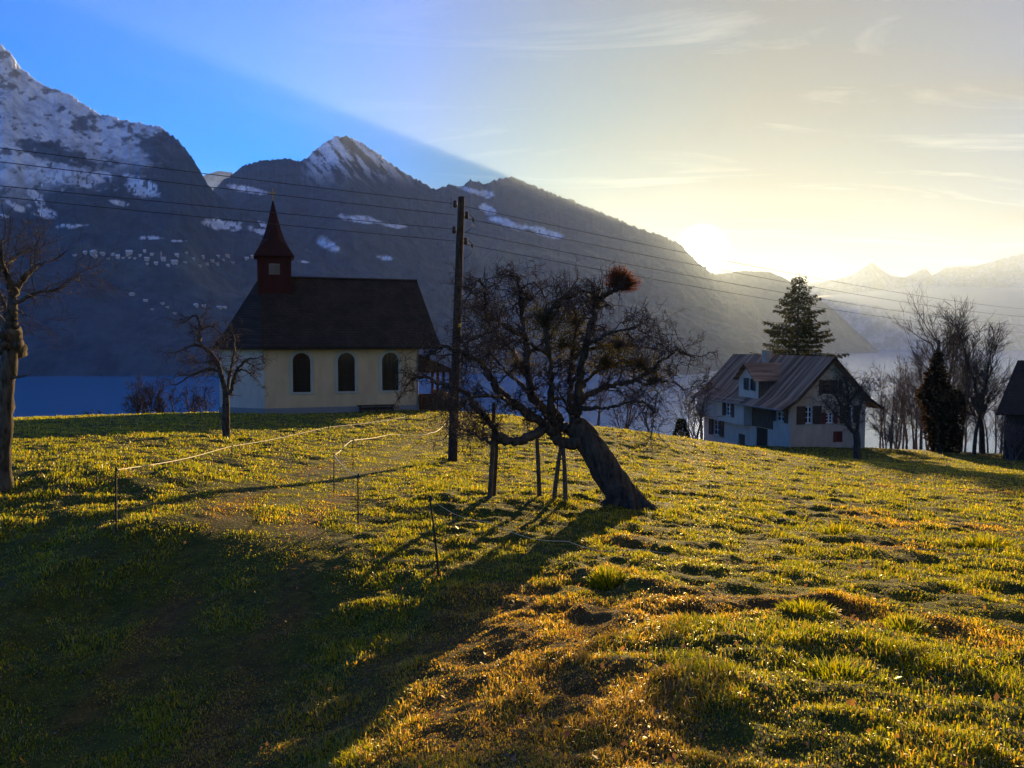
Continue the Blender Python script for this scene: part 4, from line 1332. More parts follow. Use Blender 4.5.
def shingles(name, ca, cb, size, rough=0.85, row=0.25):
    """Rows of small roof shingles mapped along the slope (object X and Z)."""
    m, n, out = new_mat(name)
    b = n.nodes.new('ShaderNodeBsdfPrincipled'); b.inputs['Roughness'].default_value = rough; b.inputs['Specular IOR Level'].default_value = 0.25
    tc = n.nodes.new('ShaderNodeTexCoord'); sp = n.nodes.new('ShaderNodeSeparateXYZ'); cm = n.nodes.new('ShaderNodeCombineXYZ')
    ad = n.nodes.new('ShaderNodeMath'); ad.operation = 'ADD'
    n.links.new(tc.outputs['Object'], sp.inputs[0])
    n.links.new(sp.outputs[0], ad.inputs[0]); n.links.new(sp.outputs[1], ad.inputs[1])
    n.links.new(ad.outputs[0], cm.inputs[0]); n.links.new(sp.outputs[2], cm.inputs[1])
    br = n.nodes.new('ShaderNodeTexBrick')
    br.inputs['Color1'].default_value = (*ca, 1); br.inputs['Color2'].default_value = (*cb, 1); br.inputs['Mortar'].default_value = (*[c * 0.35 for c in ca], 1)
    br.inputs['Scale'].default_value = 1.0; br.inputs['Brick Width'].default_value = size; br.inputs['Row Height'].default_value = row; br.inputs['Mortar Size'].default_value = 0.012
    n.links.new(cm.outputs[0], br.inputs['Vector'])
    ns = n.nodes.new('ShaderNodeTexNoise'); ns.inputs['Scale'].default_value = 1.1; ns.inputs['Detail'].default_value = 7
    n.links.new(tc.outputs['Object'], ns.inputs['Vector'])
    mx = n.nodes.new('ShaderNodeMix'); mx.data_type = 'RGBA'; mx.blend_type = 'MULTIPLY'; mx.inputs[0].default_value = 0.8
    rp = n.nodes.new('ShaderNodeValToRGB'); rp.color_ramp.elements[0].position = 0.3; rp.color_ramp.elements[0].color = (0.55, 0.55, 0.55, 1); rp.color_ramp.elements[1].position = 0.7; rp.color_ramp.elements[1].color = (1.3, 1.25, 1.2, 1)
    n.links.new(ns.outputs[0], rp.inputs[0]); n.links.new(br.outputs['Color'], mx.inputs[6]); n.links.new(rp.outputs[0], mx.inputs[7])
    n.links.new(mx.outputs[2], b.inputs['Base Color'])
    bp = n.nodes.new('ShaderNodeBump'); bp.inputs['Strength'].default_value = 0.7; bp.inputs['Distance'].default_value = 0.03
    n.links.new(br.outputs['Fac'], bp.inputs['Height']); bp.invert = True
    n.links.new(bp.outputs[0], b.inputs['Normal']); n.links.new(b.outputs[0], out.inputs['Surface'])
    return m


def planks(name, ca, cb, width=0.16, rough=0.8, axis=0):
    m, n, out = new_mat(name)
    b = n.nodes.new('ShaderNodeBsdfPrincipled'); b.inputs['Roughness'].default_value = rough; b.inputs['Specular IOR Level'].default_value = 0.2
    tc = n.nodes.new('ShaderNodeTexCoord')
    wv = n.nodes.new('ShaderNodeTexWave'); wv.bands_direction = 'XYZ'[axis]; wv.inputs['Scale'].default_value = 0.31 / width; wv.inputs['Distortion'].default_value = 0.15
    mp = n.nodes.new('ShaderNodeMapping'); sc = [9, 9, 0.7]
    if axis == 2: sc = [0.7, 0.7, 9]
    mp.inputs['Scale'].default_value = sc
    ns = n.nodes.new('ShaderNodeTexNoise'); ns.inputs['Scale'].default_value = 1.3; ns.inputs['Detail'].default_value = 7
    rp = n.nodes.new('ShaderNodeValToRGB'); rp.color_ramp.elements[0].position = 0.3; rp.color_ramp.elements[0].color = (*ca, 1); rp.color_ramp.elements[1].position = 0.7; rp.color_ramp.elements[1].color = (*cb, 1)
    n.links.new(tc.outputs['Object'], wv.inputs['Vector']); n.links.new(tc.outputs['Object'], mp.inputs[0]); n.links.new(mp.outputs[0], ns.inputs['Vector'])
    n.links.new(ns.outputs[0], rp.inputs[0]); n.links.new(rp.outputs[0], b.inputs['Base Color'])
    bp = n.nodes.new('ShaderNodeBump'); bp.inputs['Strength'].default_value = 0.5; bp.inputs['Distance'].default_value = 0.02
    n.links.new(wv.outputs['Fac'], bp.inputs['Height']); n.links.new(bp.outputs[0], b.inputs['Normal']); n.links.new(b.outputs[0], out.inputs['Surface'])
    return m


def plain(name, col, rough=0.6, spec=0.3, metal=0.0):
    return plaster(name, col, rough, 0.08, tuple(c * 0.6 for c in col), 0.4, 3.0)


def glass(name, col=(0.012, 0.014, 0.018)):
    m, n, out = new_mat(name)
    b = n.nodes.new('ShaderNodeBsdfPrincipled'); b.inputs['Base Color'].default_value = (*col, 1); b.inputs['Roughness'].default_value = 0.08
    n.links.new(b.outputs[0], out.inputs['Surface'])
    return m


M = dict(
    cream=plaster('cream_render', (0.58, 0.39, 0.20), dirt=(0.32, 0.21, 0.11), dirt_amt=0.35),
    white=plaster('white_and_skylit_render', (0.56, 0.42, 0.32), dirt=(0.30, 0.21, 0.15), dirt_amt=0.35),  # farmhouse white; on the chapel apse its paleness paints in skylight
    plinth=plaster('plinth_stone', (0.20, 0.19, 0.18)),
    surround=plaster('window_stone', (0.40, 0.36, 0.26)),
    tile=shingles('dark_tile', (0.026, 0.018, 0.012), (0.042, 0.029, 0.020), 0.18, row=0.16),
    oxblood=planks('oxblood_shingle', (0.030, 0.005, 0.004), (0.058, 0.010, 0.008), 0.13),
    spire=shingles('spire_shingle', (0.035, 0.006, 0.005), (0.055, 0.009, 0.007), 0.12, row=0.10),
    louver=plain('louver_board', (0.20, 0.16, 0.13)),
    gold=plain('gilded_iron', (0.45, 0.30, 0.08), 0.4),
    darkwood=planks('dark_wood', (0.030, 0.016, 0.009), (0.075, 0.042, 0.024), 0.18),
    brownwood=planks('brown_wood', (0.055, 0.034, 0.022), (0.13, 0.085, 0.056), 0.16),
    redwood=plain('red_shutter', (0.15, 0.030, 0.022)),
    brownshut=plain('brown_shutter', (0.075, 0.045, 0.030)),
    whitepaint=plain('white_paint', (0.72, 0.70, 0.66), 0.5),
    glass=glass('window_glass'),
    beige=plaster('beige_roughcast', (0.46, 0.34, 0.23), dirt=(0.24, 0.19, 0.14), dirt_amt=0.45),
    leading=plain('window_lead', (0.02, 0.018, 0.016), 0.7),
    metal=plain('dull_metal', (0.16, 0.15, 0.14), 0.45),
)


def sheet_roof(name):
    m, n, out = new_mat(name)
    b = n.nodes.new('ShaderNodeBsdfPrincipled'); b.inputs['Roughness'].default_value = 0.85; b.inputs['Specular IOR Level'].default_value = 0.08
    tc = n.nodes.new('ShaderNodeTexCoord')
    mp = n.nodes.new('ShaderNodeMapping'); mp.inputs['Scale'].default_value = (0.10, 1.4, 0.10)
    ns = n.nodes.new('ShaderNodeTexNoise'); ns.inputs['Scale'].default_value = 1.6; ns.inputs['Detail'].default_value = 6; ns.inputs['Roughness'].default_value = 0.6
    rp = n.nodes.new('ShaderNodeValToRGB'); rp.color_ramp.elements[0].position = 0.36; rp.color_ramp.elements[0].color = (0.10, 0.050, 0.030, 1); rp.color_ramp.elements[1].position = 0.66; rp.color_ramp.elements[1].color = (0.48, 0.25, 0.15, 1)
    e = rp.color_ramp.elements.new(0.52); e.color = (0.27, 0.14, 0.085, 1)
    wv = n.nodes.new('ShaderNodeTexWave'); wv.bands_direction = 'Y'; wv.inputs['Scale'].default_value = 1.5
    bp = n.nodes.new('ShaderNodeBump'); bp.inputs['Strength'].default_value = 0.5; bp.inputs['Distance'].default_value = 0.04
    n.links.new(tc.outputs['Object'], mp.inputs[0]); n.links.new(mp.outputs[0], ns.inputs['Vector']); n.links.new(ns.outputs[0], rp.inputs[0]); n.links.new(rp.outputs[0], b.inputs['Base Color'])
    n.links.new(tc.outputs['Object'], wv.inputs['Vector']); n.links.new(wv.outputs['Fac'], bp.inputs['Height']); n.links.new(bp.outputs[0], b.inputs['Normal'])
    n.links.new(b.outputs[0], out.inputs['Surface'])
    return m


M['sheet'] = sheet_roof('weathered_sheet_roof')


def arch(cx, z0, z1, w, k=10):
    """Round-headed outline, counter-clockwise from lower left."""
    r = w / 2; zc = z1 - r
    pts = [(cx - r, z0), (cx + r, z0)]
    for i in range(k + 1):
        a = math.pi * i / k
        pts.append((cx + r * math.cos(a), zc + r * math.sin(a)))
    return pts


def rect(x0, x1, z0, z1):
    return [(x0, z0), (x1, z0), (x1, z1), (x0, z1)]


def build_chapel():
    YA, YB = 46.0, 48.9
    a = P(265, 413.5, YA); b = P(418, 410.5, YB)
    rz = math.atan2(b.y - a.y, b.x - a.x)
    Lw = math.hypot(b.x - a.x, b.y - a.y)
    root = empty('chapel', a, rz)
    tag(root, 'small cream chapel with steep dark tiled roof and red pointed turret', 'chapel')
    Wd = 6.4; HE = 4.15; low = -0.8
    ca, cb = 2.6, 2.1
    # long wall with three round-headed windows (x along the wall, y into the building)
    wx = [Lw * t for t in (0.232, 0.520, 0.812)]
    holes = [arch(x, 1.22, 3.62, 1.05) for x in wx]
    mb = MB()
    mb.holed((0, 0, 0), (1, 0, 0), (0, 0, 1), rect(0, Lw, low, HE + 0.3), holes, 0.28, (0, 1, 0))
    mb.poly([(Lw, 0, low), (Lw, Wd, low), (Lw, Wd, HE + 0.3), (Lw, Wd / 2, HE + 3.6), (Lw, 0, HE + 0.3)])
    mb.poly([(0, Wd, low), (Lw, Wd, low), (Lw, Wd, HE + 0.3), (0, Wd, HE + 0.3)])
    mb.build('nave_wall', M['cream'], root)
    ap = MB()
    pts = [(0, 0), (-ca, cb), (-ca, Wd - cb), (0, Wd)]
    for i in range(3):
        (x0, y0), (x1, y1) = pts[i], pts[i + 1]
        ap.poly([(x0 - (0.003 if i == 0 else 0), y0, low), (x1, y1, low), (x1, y1, HE + 0.3), (x0 - (0.003 if i == 0 else 0), y0, HE + 0.3)])
    w_ap = ap.build('apse_wall', M['white'], root)  # same paint as the nave; skylight on these faces is put into the colour
    # plinth
    pl = MB()
    e = 0.06
    ring = [(-0.02, -e), (Lw + e, -e), (Lw + e, Wd + e), (0, Wd + e), (-ca - e, Wd - cb + 0.03), (-ca - e, cb - 0.03)]
    for i in range(6):
        (x0, y0), (x1, y1) = ring[i], ring[(i + 1) % 6]
        pl.poly([(x0, y0, low), (x1, y1, low), (x1, y1, 0.30), (x0, y0, 0.30)])
    pl.poly([(x, y, 0.30) for x, y in ring])
    pl.build('plinth', M['plinth'], root)
    # windows: stone surround, dark leaded pane
    for x in wx:
        fr = MB()
        o_ = arch(x, 1.10, 3.80, 1.42); i_ = arch(x, 1.24, 3.61, 1.03)
        fr.holed((0, -0.05, 0), (1, 0, 0), (0, 0, 1), o_, [i_], 0.10, (0, 1, 0))
        k = len(o_)
        for q in range(k):
            p0, p1 = o_[q], o_[(q + 1) % k]
            fr.poly([(p0[0], -0.05, p0[1]), (p1[0], -0.05, p1[1]), (p1[0], 0.02, p1[1]), (p0[0], 0.02, p0[1])])
        wn = fr.build('window', M['surround'], root)
        pa = MB(); pa.poly([(px_, 0.24, pz) for px_, pz in arch(x, 1.2, 3.64, 1.08)])
        pa.build('pane', M['glass'], wn)
        ba = MB()
        for zz in (1.7, 2.2, 2.7, 3.2): ba.box(x - 0.52, x + 0.52, 0.205, 0.232, zz - 0.011, zz + 0.011)
        for xx in (-0.26, 0, 0.26): ba.box(x + xx - 0.009, x + xx + 0.009, 0.18, 0.203, 1.22, 3.58 - abs(xx) * 0.4)
        ba.build('glazing_bars', M['leading'], wn)
    # roof: ridge, long slopes with a slight bell-cast foot, hip over the apse
    ov = 0.60; zr = HE + 4.22; ze = HE - 0.16; zk = HE + 0.62; ovk = -0.12
    xr0, xr1 = -0.15, Lw + 0.62
    rf = MB()
    yr = Wd / 2
    xe = Lw + 1.40; xk = Lw + 1.22
    E = [(xe, -ov), (-0.25, -ov), (-ca - ov * 0.55, cb - ov * 0.35), (-ca - ov * 0.55, Wd - cb + ov * 0.35), (-0.25, Wd + ov), (xe, Wd + ov)]
    cen = (xr0, yr)
    Kk = []
    for i, (x, y) in enumerate(E):
        if i in (0, 5): Kk.append((xk, -ovk if i == 0 else Wd + ovk))
        elif i in (1, 4): Kk.append((x + 0.10, -ovk if i == 1 else Wd + ovk))
        else: Kk.append((x + 0.70 * 0.85, y + (0.20 if i == 2 else -0.20)))
    top = [(xr1, yr, zr), (xr0, yr, zr), (xr0, yr, zr), (xr0, yr, zr), (xr0, yr, zr), (xr1, yr, zr)]
    for i in range(5):
        e0, e1, k0, k1, t0, t1 = E[i], E[i + 1], Kk[i], Kk[i + 1], top[i], top[i + 1]
        rf.poly([(*e0, ze), (*e1, ze), (*k1, zk), (*k0, zk)])
        if t0 == t1: rf.poly([(*k0, zk), (*k1, zk), t0])
        else: rf.poly([(*k0, zk), (*k1, zk), t1, t0])
        # fascia and soffit
        rf.poly([(*e0, ze), (*e1, ze), (*e1, ze - 0.17), (*e0, ze - 0.17)])
        w0 = [(Lw + .01, 0.02), (0, 0.02), (-ca + 0.02, cb), (-ca + 0.02, Wd - cb), (0, Wd - .02), (Lw + .01, Wd - .02)]
        rf.poly([(*e0, ze - 0.17), (*e1, ze - 0.17), (*w0[i + 1], ze - 0.05), (*w0[i], ze - 0.05)])
    rf.poly([(xk, -ovk, zk), (xr1, yr, zr), (xr1 - 0.02, yr, zr - 0.30), (xe - 0.02, -ov + 0.02, ze - 0.17), (xe, -ov, ze)])
    rf.poly([(xk, Wd + ovk, zk), (xr1, yr, zr), (xr1 - 0.02, yr, zr - 0.30), (xe - 0.02, Wd + ov - 0.02, ze - 0.17), (xe, Wd + ov, ze)])
    rf.poly([(xr1 - 0.02, yr, zr - 0.30), (xe - 0.02, -ov + 0.02, ze - 0.17), (xe - 0.02, Wd + ov - 0.02, ze - 0.17)])
    roof = rf.build('roof', M['tile'], root)
    rd = Tubes(); rd.add([(xr0 - .1, yr, zr + 0.0), (xr1 + 0.01, yr, zr + 0.0)], [0.09, 0.09], 8)
    rd.build('ridge_tiles', M['tile'], roof)
    ch = MB(); ch.box(-0.62, -0.34, -0.02, 0.26, 0, 0)
    # turret: red boarded shaft, louvre, flared spire, cross
    s = 0.94
    tx = 0.72
    sh = MB(); sh.box(tx - s, tx + s, yr - s, yr + s, zr - 1.3, zr + 1.28)
    tower = sh.build('turret', M['oxblood'], root)
    for dx in (-1, 1):
        for dy in (-1, 1):
            tr = MB(); tr.box(tx + dx * s - 0.07, tx + dx * s + 0.07, yr + dy * s - 0.07, yr + dy * s + 0.07, zr - 1.2, zr + 1.27)
            tr.build('corner_board', M['oxblood'], tower)
    lv = MB(); lv.box(tx - 0.33, tx + 0.33, yr - s - 0.05, yr - s - 0.003, zr + 0.08, zr + 0.76)
    louver = lv.build('louver', M['louver'], tower)
    sl = MB()
    for k in range(6):
        z = zr + 0.13 + k * 0.105
        sl.slab([(tx - 0.30, yr - s - 0.13, z), (tx + 0.30, yr - s - 0.13, z), (tx + 0.30, yr - s - 0.055, z + 0.075), (tx - 0.30, yr - s - 0.055, z + 0.075)], (0, -0.7, 0.7), 0.016)
    sl.build('slats', M['louver'], louver)
    sp = MB()
    prof = [(1.22, 1.20), (1.17, 1.30), (0.92, 1.75), (0.66, 2.35), (0.45, 3.00), (0.27, 3.70), (0.12, 4.40), (0.03, 4.80)]
    def oct_(r):
        c = r * 0.42
        return [(r, -c), (r, c), (c, r), (-c, r), (-r, c), (-r, -c), (-c, -r), (c, -r)] if r < 0.9 else [(r, -r * .92), (r, r * .92), (r * .92, r), (-r * .92, r), (-r, r * .92), (-r, -r * .92), (-r * .92, -r), (r * .92, -r)]
    for (r0, z0), (r1, z1) in zip(prof[:-1], prof[1:]):
        A, B_ = oct_(r0), oct_(r1)
        for i in range(8):
            j = (i + 1) % 8
            sp.poly([(tx + A[i][0], yr + A[i][1], zr + z0), (tx + A[j][0], yr + A[j][1], zr + z0), (tx + B_[j][0], yr + B_[j][1], zr + z1), (tx + B_[i][0], yr + B_[i][1], zr + z1)])
    sp.poly([(tx + q[0], yr + q[1], zr + 1.20) for q in oct_(1.22)])
    spire = sp.build('spire', M['spire'], tower)
    cr = MB(); cr.box(tx - 0.03, tx + 0.03, yr - 0.03, yr + 0.03, zr + 4.75, zr + 5.55); cr.box(tx - 0.19, tx + 0.19, yr - 0.028, yr + 0.028, zr + 5.22, zr + 5.29)
    cross = cr.build('cross', M['gold'], spire)
    # rain pipe on the far corner
    pp = Tubes(); pp.add([(Lw - 0.05, -0.55, ze - 0.15), (Lw - 0.05, -0.2, ze - 0.5), (Lw - 0.05, -0.12, ze - 0.8), (Lw - 0.05, -0.12, 0.1)], [0.05] * 4, 8)
    pp.build('rain_pipe', M['metal'], root)
    # porch on the entrance gable
    po = MB()
    po.slab([(Lw + 0.06, 0.3, 3.55), (Lw + 2.5, 0.3, 2.45), (Lw + 2.5, Wd - 0.3, 2.45), (Lw + 0.06, Wd - 0.3, 3.55)], (0.41, 0, 0.91), 0.16)
    po.poly([(Lw + 0.06, 0.32, 3.4), (Lw + 2.4, 0.32, 2.32), (Lw + 0.06, 0.32, 2.32)])
    porch = po.build('porch', M['darkwood'], root)
    for y in (0.5, 2.4, 4.2, Wd - 0.5):
        ps = MB(); ps.box(Lw + 2.15, Lw + 2.31, y - 0.08, y + 0.08, -0.6, 2.40)
        ps.build('porch_post', M['darkwood'], porch)
    for bxs in ((Lw + 0.1, Lw + 2.14, 0.46, 0.54), (Lw + 2.19, Lw + 2.27, 0.6, 2.3), (Lw + 2.19, Lw + 2.27, 4.3, Wd - 0.6)):
        rl = MB(); rl.box(*bxs, -0.3, 0.95)
        rl.build('parapet', M['darkwood'], porch)
    # bench against the wall
    bx = Lw * 0.585
    c = Vector((bx, -0.42, -0.02)); wc = Matrix.Rotation(rz, 4, 'Z') @ c + a
    be = empty('bench', (wc.x, wc.y, gz(wc.x, wc.y) + 0.02), rz)
    tag(be, 'long low dark wooden bench against the chapel wall', 'bench')
    q = MB(); q.box(0, 2.3, -0.18, 0.18, 0.33, 0.39); q.build('seat', M['darkwood'], be)
    q = MB(); q.box(0.2, 2.1, -0.03, 0.03, 0.10, 0.24); q.build('stretcher', M['darkwood'], be)
    for x in (0.12, 1.12, 2.10):
        q = MB(); q.box(x, x + 0.08, -0.15, 0.15, -0.1, 0.328); q.build('leg', M['darkwood'], be)


build_chapel()


def shuttered_window(root, o, ux, nin, x0, x1, z0, z1, sw, mat_s, frame=True, left=True, right=True, depth=0.18):
    """Casement (frame, pane) with a pair of shutters folded back on the wall."""
    o, ux, nin = Vector(o), Vector(ux), Vector(nin); uz = Vector((0, 0, 1))
    def pt(x, d, z): return o + ux * x + nin * d + uz * z
    def bx(mb, xa, xb, da, db, za, zb):
        c = [pt(x, d, z) for z in (za, zb) for d in (da, db) for x in (xa, xb)]
        for q in ((0, 2, 3, 1), (4, 5, 7, 6), (0, 1, 5, 4), (2, 6, 7, 3), (0, 4, 6, 2), (1, 3, 7, 5)):
            mb.poly([c[i] for i in q])
    f = MB(); t = 0.07
    bx(f, x0, x0 + t, depth - 0.07, depth - 0.004, z0, z1); bx(f, x1 - t, x1, depth - 0.07, depth - 0.004, z0, z1)
    bx(f, x0 + t, x1 - t, depth - 0.07, depth - 0.004, z0, z0 + t); bx(f, x0 + t, x1 - t, depth - 0.07, depth - 0.004, z1 - t, z1)
    xm = (x0 + x1) / 2
    bx(f, xm - 0.05, xm + 0.05, depth - 0.068, depth - 0.006, z0 + t, z1 - t)
    for zz in (z0 + (z1 - z0) * 0.36, z0 + (z1 - z0) * 0.68):
        bx(f, x0 + t, xm - 0.05, depth - 0.06, depth - 0.01, zz - 0.025, zz + 0.025); bx(f, xm + 0.05, x1 - t, depth - 0.06, depth - 0.01, zz - 0.025, zz + 0.025)
    w = f.build('window', M['whitepaint'] if frame else M['brownshut'], root)
    p = MB(); p.poly([pt(x0 - .01, depth, z0 - .01), pt(x1 + .01, depth, z0 - .01), pt(x1 + .01, depth, z1 + .01), pt(x0 - .01, depth, z1 + .01)])
    p.build('pane', M['glass'], w)
    s = MB(); bx(s, x0 - 0.08, x1 + 0.08, -0.07, 0.1, z0 - 0.09, z0 - 0.003); s.build('sill', M['surround'], w)
    for side, on in ((-1, left), (1, right)):
        if not on: continue
        xa = x0 - sw - 0.03 if side < 0 else x1 + 0.03
        h = MB(); bx(h, xa, xa + sw, -0.06, -0.012, z0 - 0.06, z1 + 0.06)
        for k in range(9):
            zz = z0 + (z1 - z0) * (k + 0.5) / 9
            bx(h, xa + 0.07, xa + sw - 0.07, -0.078, -0.0605, zz - 0.03, zz + 0.02)
        h.build('shutter', mat_s, w)


def build_farmhouse():
    # local x runs along the gable wall facing us, local y back along the house
    K = P(790, 444, 66.0)
    rz = -math.radians(-12.3)
    root = empty('farmhouse', K, rz)
    tag(root, 'old farmhouse with brown gable, white side wall and rust streaked roof', 'house')
    Wg = 7.3; Lh = 16.2; HE = 3.75; low = -2.5; HR = 7.5
    xm = Wg / 2
    # ---- gable wall
    holes = [rect(1.42, 2.10, 1.72, 3.18), rect(3.42, 4.10, 1.72, 2.60), rect(5.38, 6.05, 1.72, 3.18), rect(3.05, 4.55, 4.25, 5.45), rect(4.15, 5.10, 0.02, 0.98)]
    g = MB()
    g.holed((0, 0, 0), (1, 0, 0), (0, 0, 1), [(0, low), (Wg, low), (Wg, HE - 0.08), (xm, HR - 0.12), (0, HE - 0.08)], holes, 0.18, (0, 1, 0))
    g.poly([(Wg, 0, low), (Wg, Lh, low), (Wg, Lh, HE - .08), (Wg, 0, HE - .08)])
    g.poly([(0, Lh, low), (Wg, Lh, low), (Wg, Lh, HE - .08), (xm, Lh, HR - .12), (0, Lh, HE - .08)])
    g.build('gable_wall', M['beige'], root)
    R_, B_ = M['redwood'], M['brownshut']
    shuttered_window(root, (0, 0, 0), (1, 0, 0), (0, 1, 0), 1.42, 2.10, 1.72, 3.18, 0.82, B_, right=True)
    shuttered_window(root, (0, 0, 0), (1, 0, 0), (0, 1, 0), 3.42, 4.10, 1.72, 2.60, 0.40, R_)
    shuttered_window(root, (0, 0, 0), (1, 0, 0), (0, 1, 0), 5.38, 6.05, 1.72, 3.18, 0.60, B_)
    shuttered_window(root, (0, 0, 0), (1, 0, 0), (0, 1, 0), 3.05, 4.55, 4.25, 5.45, 0.36, B_, frame=False)
    h = MB(); h.box(4.16, 5.09, 0.06, 0.11, 0.03, 0.97)
    for k in range(6): h.box(4.19 + k * 0.15, 4.30 + k * 0.15, 0.035, 0.058, 0.06, 0.94)
    hatch = h.build('cellar_hatch', R_, root); hatch['label'] = 'dark red boarded hatch low in the gable'
    # closed red shutters between the first two windows, as boards
    s = MB(); s.box(2.98, 3.0, -0.05, -0.015, 1.7, 3.15)
    # ---- long side wall: low part set back, upper storey jutting out over it
    u0 = 6.4
    sw = MB()
    hs = [rect(0.9, 2.3, 1.75, 3.0), rect(3.6, 5.6, -2.4, 0.9), rect(7.6, 8.9, -2.4, -0.1), rect(12.4, 14.4, -0.9, 0.85)]
    sw.holed((0, 0, 0), (0, 1, 0), (0, 0, 1), rect(0, Lh, low, HE - 0.08), hs, 0.2, (1, 0, 0))
    sw.build('side_wall', M['white'], root)
    shuttered_window(root, (0, 0, 0), (0, 1, 0), (1, 0, 0), 0.95, 2.25, 1.78, 2.98, 0.6, B_)
    shuttered_window(root, (0, 0, 0), (0, 1, 0), (1, 0, 0), 12.7, 14.1, -0.8, 0.75, 0.9, B_)
    dd = MB(); dd.box(0.10, 0.16, 3.6, 5.6, -2.4, 0.9); barn_door = dd.build('door', M['darkwood'], root); barn_door['label'] = 'wide dark plank door at the near end of the side wall'
    dd = MB(); dd.box(0.10, 0.16, 7.6, 8.9, -2.4, -0.1); door = dd.build('door', M['brownwood'], root); door['label'] = 'brown plank door under the jutting white storey'
    hd = MB(); hd.box(0.02, 0.09, 8.7, 8.75, -1.5, -1.3); hd.build('handle', M['metal'], door)
    pn = MB(); pn.box(-0.06, -0.01, 2.7, 6.3, 0.95, 3.2); pn.build('board_cladding', M['brownwood'], root)
    up = MB()
    oh = 0.85; z0, z1 = 0.95, HE - 0.45
    hw = rect(8.3, 10.4, 1.55, 2.85)
    up.holed((-oh, 0, 0), (0, 1, 0), (0, 0, 1), rect(u0, Lh - 0.05, z0, z1), [hw], 0.15, (1, 0, 0))
    up.poly([(-oh, u0, z0), (-0.01, u0, z0), (-0.01, u0, z1), (-oh, u0, z1)])
    up.poly([(-oh, Lh - .05, z0), (-0.01, Lh - .05, z0), (-0.01, Lh - .05, z1), (-oh, Lh - .05, z1)])
    up.poly([(-oh, u0, z0), (-0.01, u0, z0), (-0.01, Lh - .05, z0), (-oh, Lh - .05, z0)])
    upper = up.build('upper_storey', M['white'], root)
    shuttered_window(root, (-oh, 0, 0), (0, 1, 0), (1, 0, 0), 8.75, 9.95, 1.58, 2.82, 0.55, B_)
    # ---- roof plates
    ovs, ovg = 1.25, 0.75
    sl = (HR - HE) / xm
    rf = MB()
    yl0, yl1 = -ovg, Lh + 0.6
    zeL = HR - sl * (xm + ovs) + 0.55
    kx = 0.1                                                           # the foot of each slope is flatter
    zk = HR - sl * (xm - kx)
    for sgn in (-1, 1):
        X = lambda d: xm + sgn * d
        rf.slab([(X(0), yl0, HR), (X(0), yl1, HR), (X(xm - kx), yl1, zk), (X(xm - kx), yl0, zk)], (sgn * sl, 0, 1), 0.16)
        rf.slab([(X(xm - kx), yl0, zk), (X(xm - kx), yl1, zk), (X(xm + ovs), yl1, zeL), (X(xm + ovs), yl0, zeL)], (sgn * sl * 0.8, 0, 1), 0.14)
    roof = rf.build('roof', M['sheet'], root)
    bb = MB()
    for sgn in (-1, 1):
        X = lambda d: xm + sgn * d
        bb.slab([(X(0.0), yl0 - 0.05, HR + 0.03), (X(0), yl0 - 0.005, HR + 0.03), (X(xm - kx), yl0 - 0.005, zk + 0.03), (X(xm - kx), yl0 - 0.05, zk + 0.03)], (sgn * sl, 0, 1), 0.26)
        bb.slab([(X(xm - kx), yl0 - 0.05, zk + 0.03), (X(xm - kx), yl0 - 0.005, zk + 0.03), (X(xm + ovs), yl0 - 0.005, zeL + 0.03), (X(xm + ovs), yl0 - 0.05, zeL + 0.03)], (sgn * sl * 0.8, 0, 1), 0.24)
    bb.build('bargeboards', M['darkwood'], roof)
    c = MB(); c.box(xm - 0.9, xm - 0.3, 8.7, 9.5, HR - 1.0, HR + 0.40); c.box(xm - 0.96, xm - 0.24, 8.64, 9.56, HR + 0.404, HR + 0.48)
    c.build('chimney', M['beige'], roof)
    # ---- big dormer over the side wall
    d0, d1 = 4.7, 8.3
    dm = (d0 + d1) / 2
    xf = -0.35; zb = HE - 0.5; ze = HE + 1.6; zt = HE + 2.95
    fw = MB()
    fw.holed((xf, 0, 0), (0, 1, 0), (0, 0, 1), [(d0, zb), (d1, zb), (d1, ze), (dm, zt), (d0, ze)], [rect(dm - 0.9, dm - 0.2, HE + 0.5, HE + 1.6), rect(dm + 0.35, dm + 1.0, HE + 0.5, HE + 1.6)], 0.12, (1, 0, 0))
    dorm = fw.build('dormer', M['white'], root)
    for y in (d0, d1):
        ck = MB(); ck.poly([(xf, y, zb), (xf, y, ze), (xm - 0.2, y, ze), (xm - 1.0, y, zb)])
        ck.build('cheek', M['brownwood'], dorm)
    def pane(y0, y1):
        f = MB(); f.poly([(xf + 0.12, y0, HE + 0.49), (xf + 0.12, y1, HE + 0.49), (xf + 0.12, y1, HE + 1.61), (xf + 0.12, y0, HE + 1.61)])
        f.build('pane', M['glass'], dorm)
        f = MB(); f.box(xf - 0.06, xf - 0.012, y0 - 0.42, y0 - 0.03, HE + 0.47, HE + 1.63); f.build('shutter', M['brownshut'], dorm)
    pane(dm - 0.9, dm - 0.2); pane(dm + 0.35, dm + 1.0)
    dr = MB()
    xb = xm - 0.05
    sd_ = (zt - ze) / (dm - d0)
    for sgn, yy in ((-1, d0 - 0.3), (1, d1 + 0.3)):
        zz = zt - sd_ * (dm - d0 + 0.3)
        dr.slab([(xf - 0.55, dm, zt + 0.12), (xb, dm, zt + 0.12), (xb, yy, zz + 0.12), (xf - 0.55, yy, zz + 0.12)], (0, sgn * sd_, 1), 0.13)
    dr.build('dormer_roof', M['sheet'], dorm)
    # gutter along the eave
    gt = Tubes(); gt.add([(-ovs - 0.06, yl0 + 0.05, zeL - 0.08), (-ovs - 0.06, yl1 - 0.05, zeL - 0.08)], [0.075, 0.075], 8); gt.build('gutter', M['metal'], roof)
    return root


build_farmhouse()


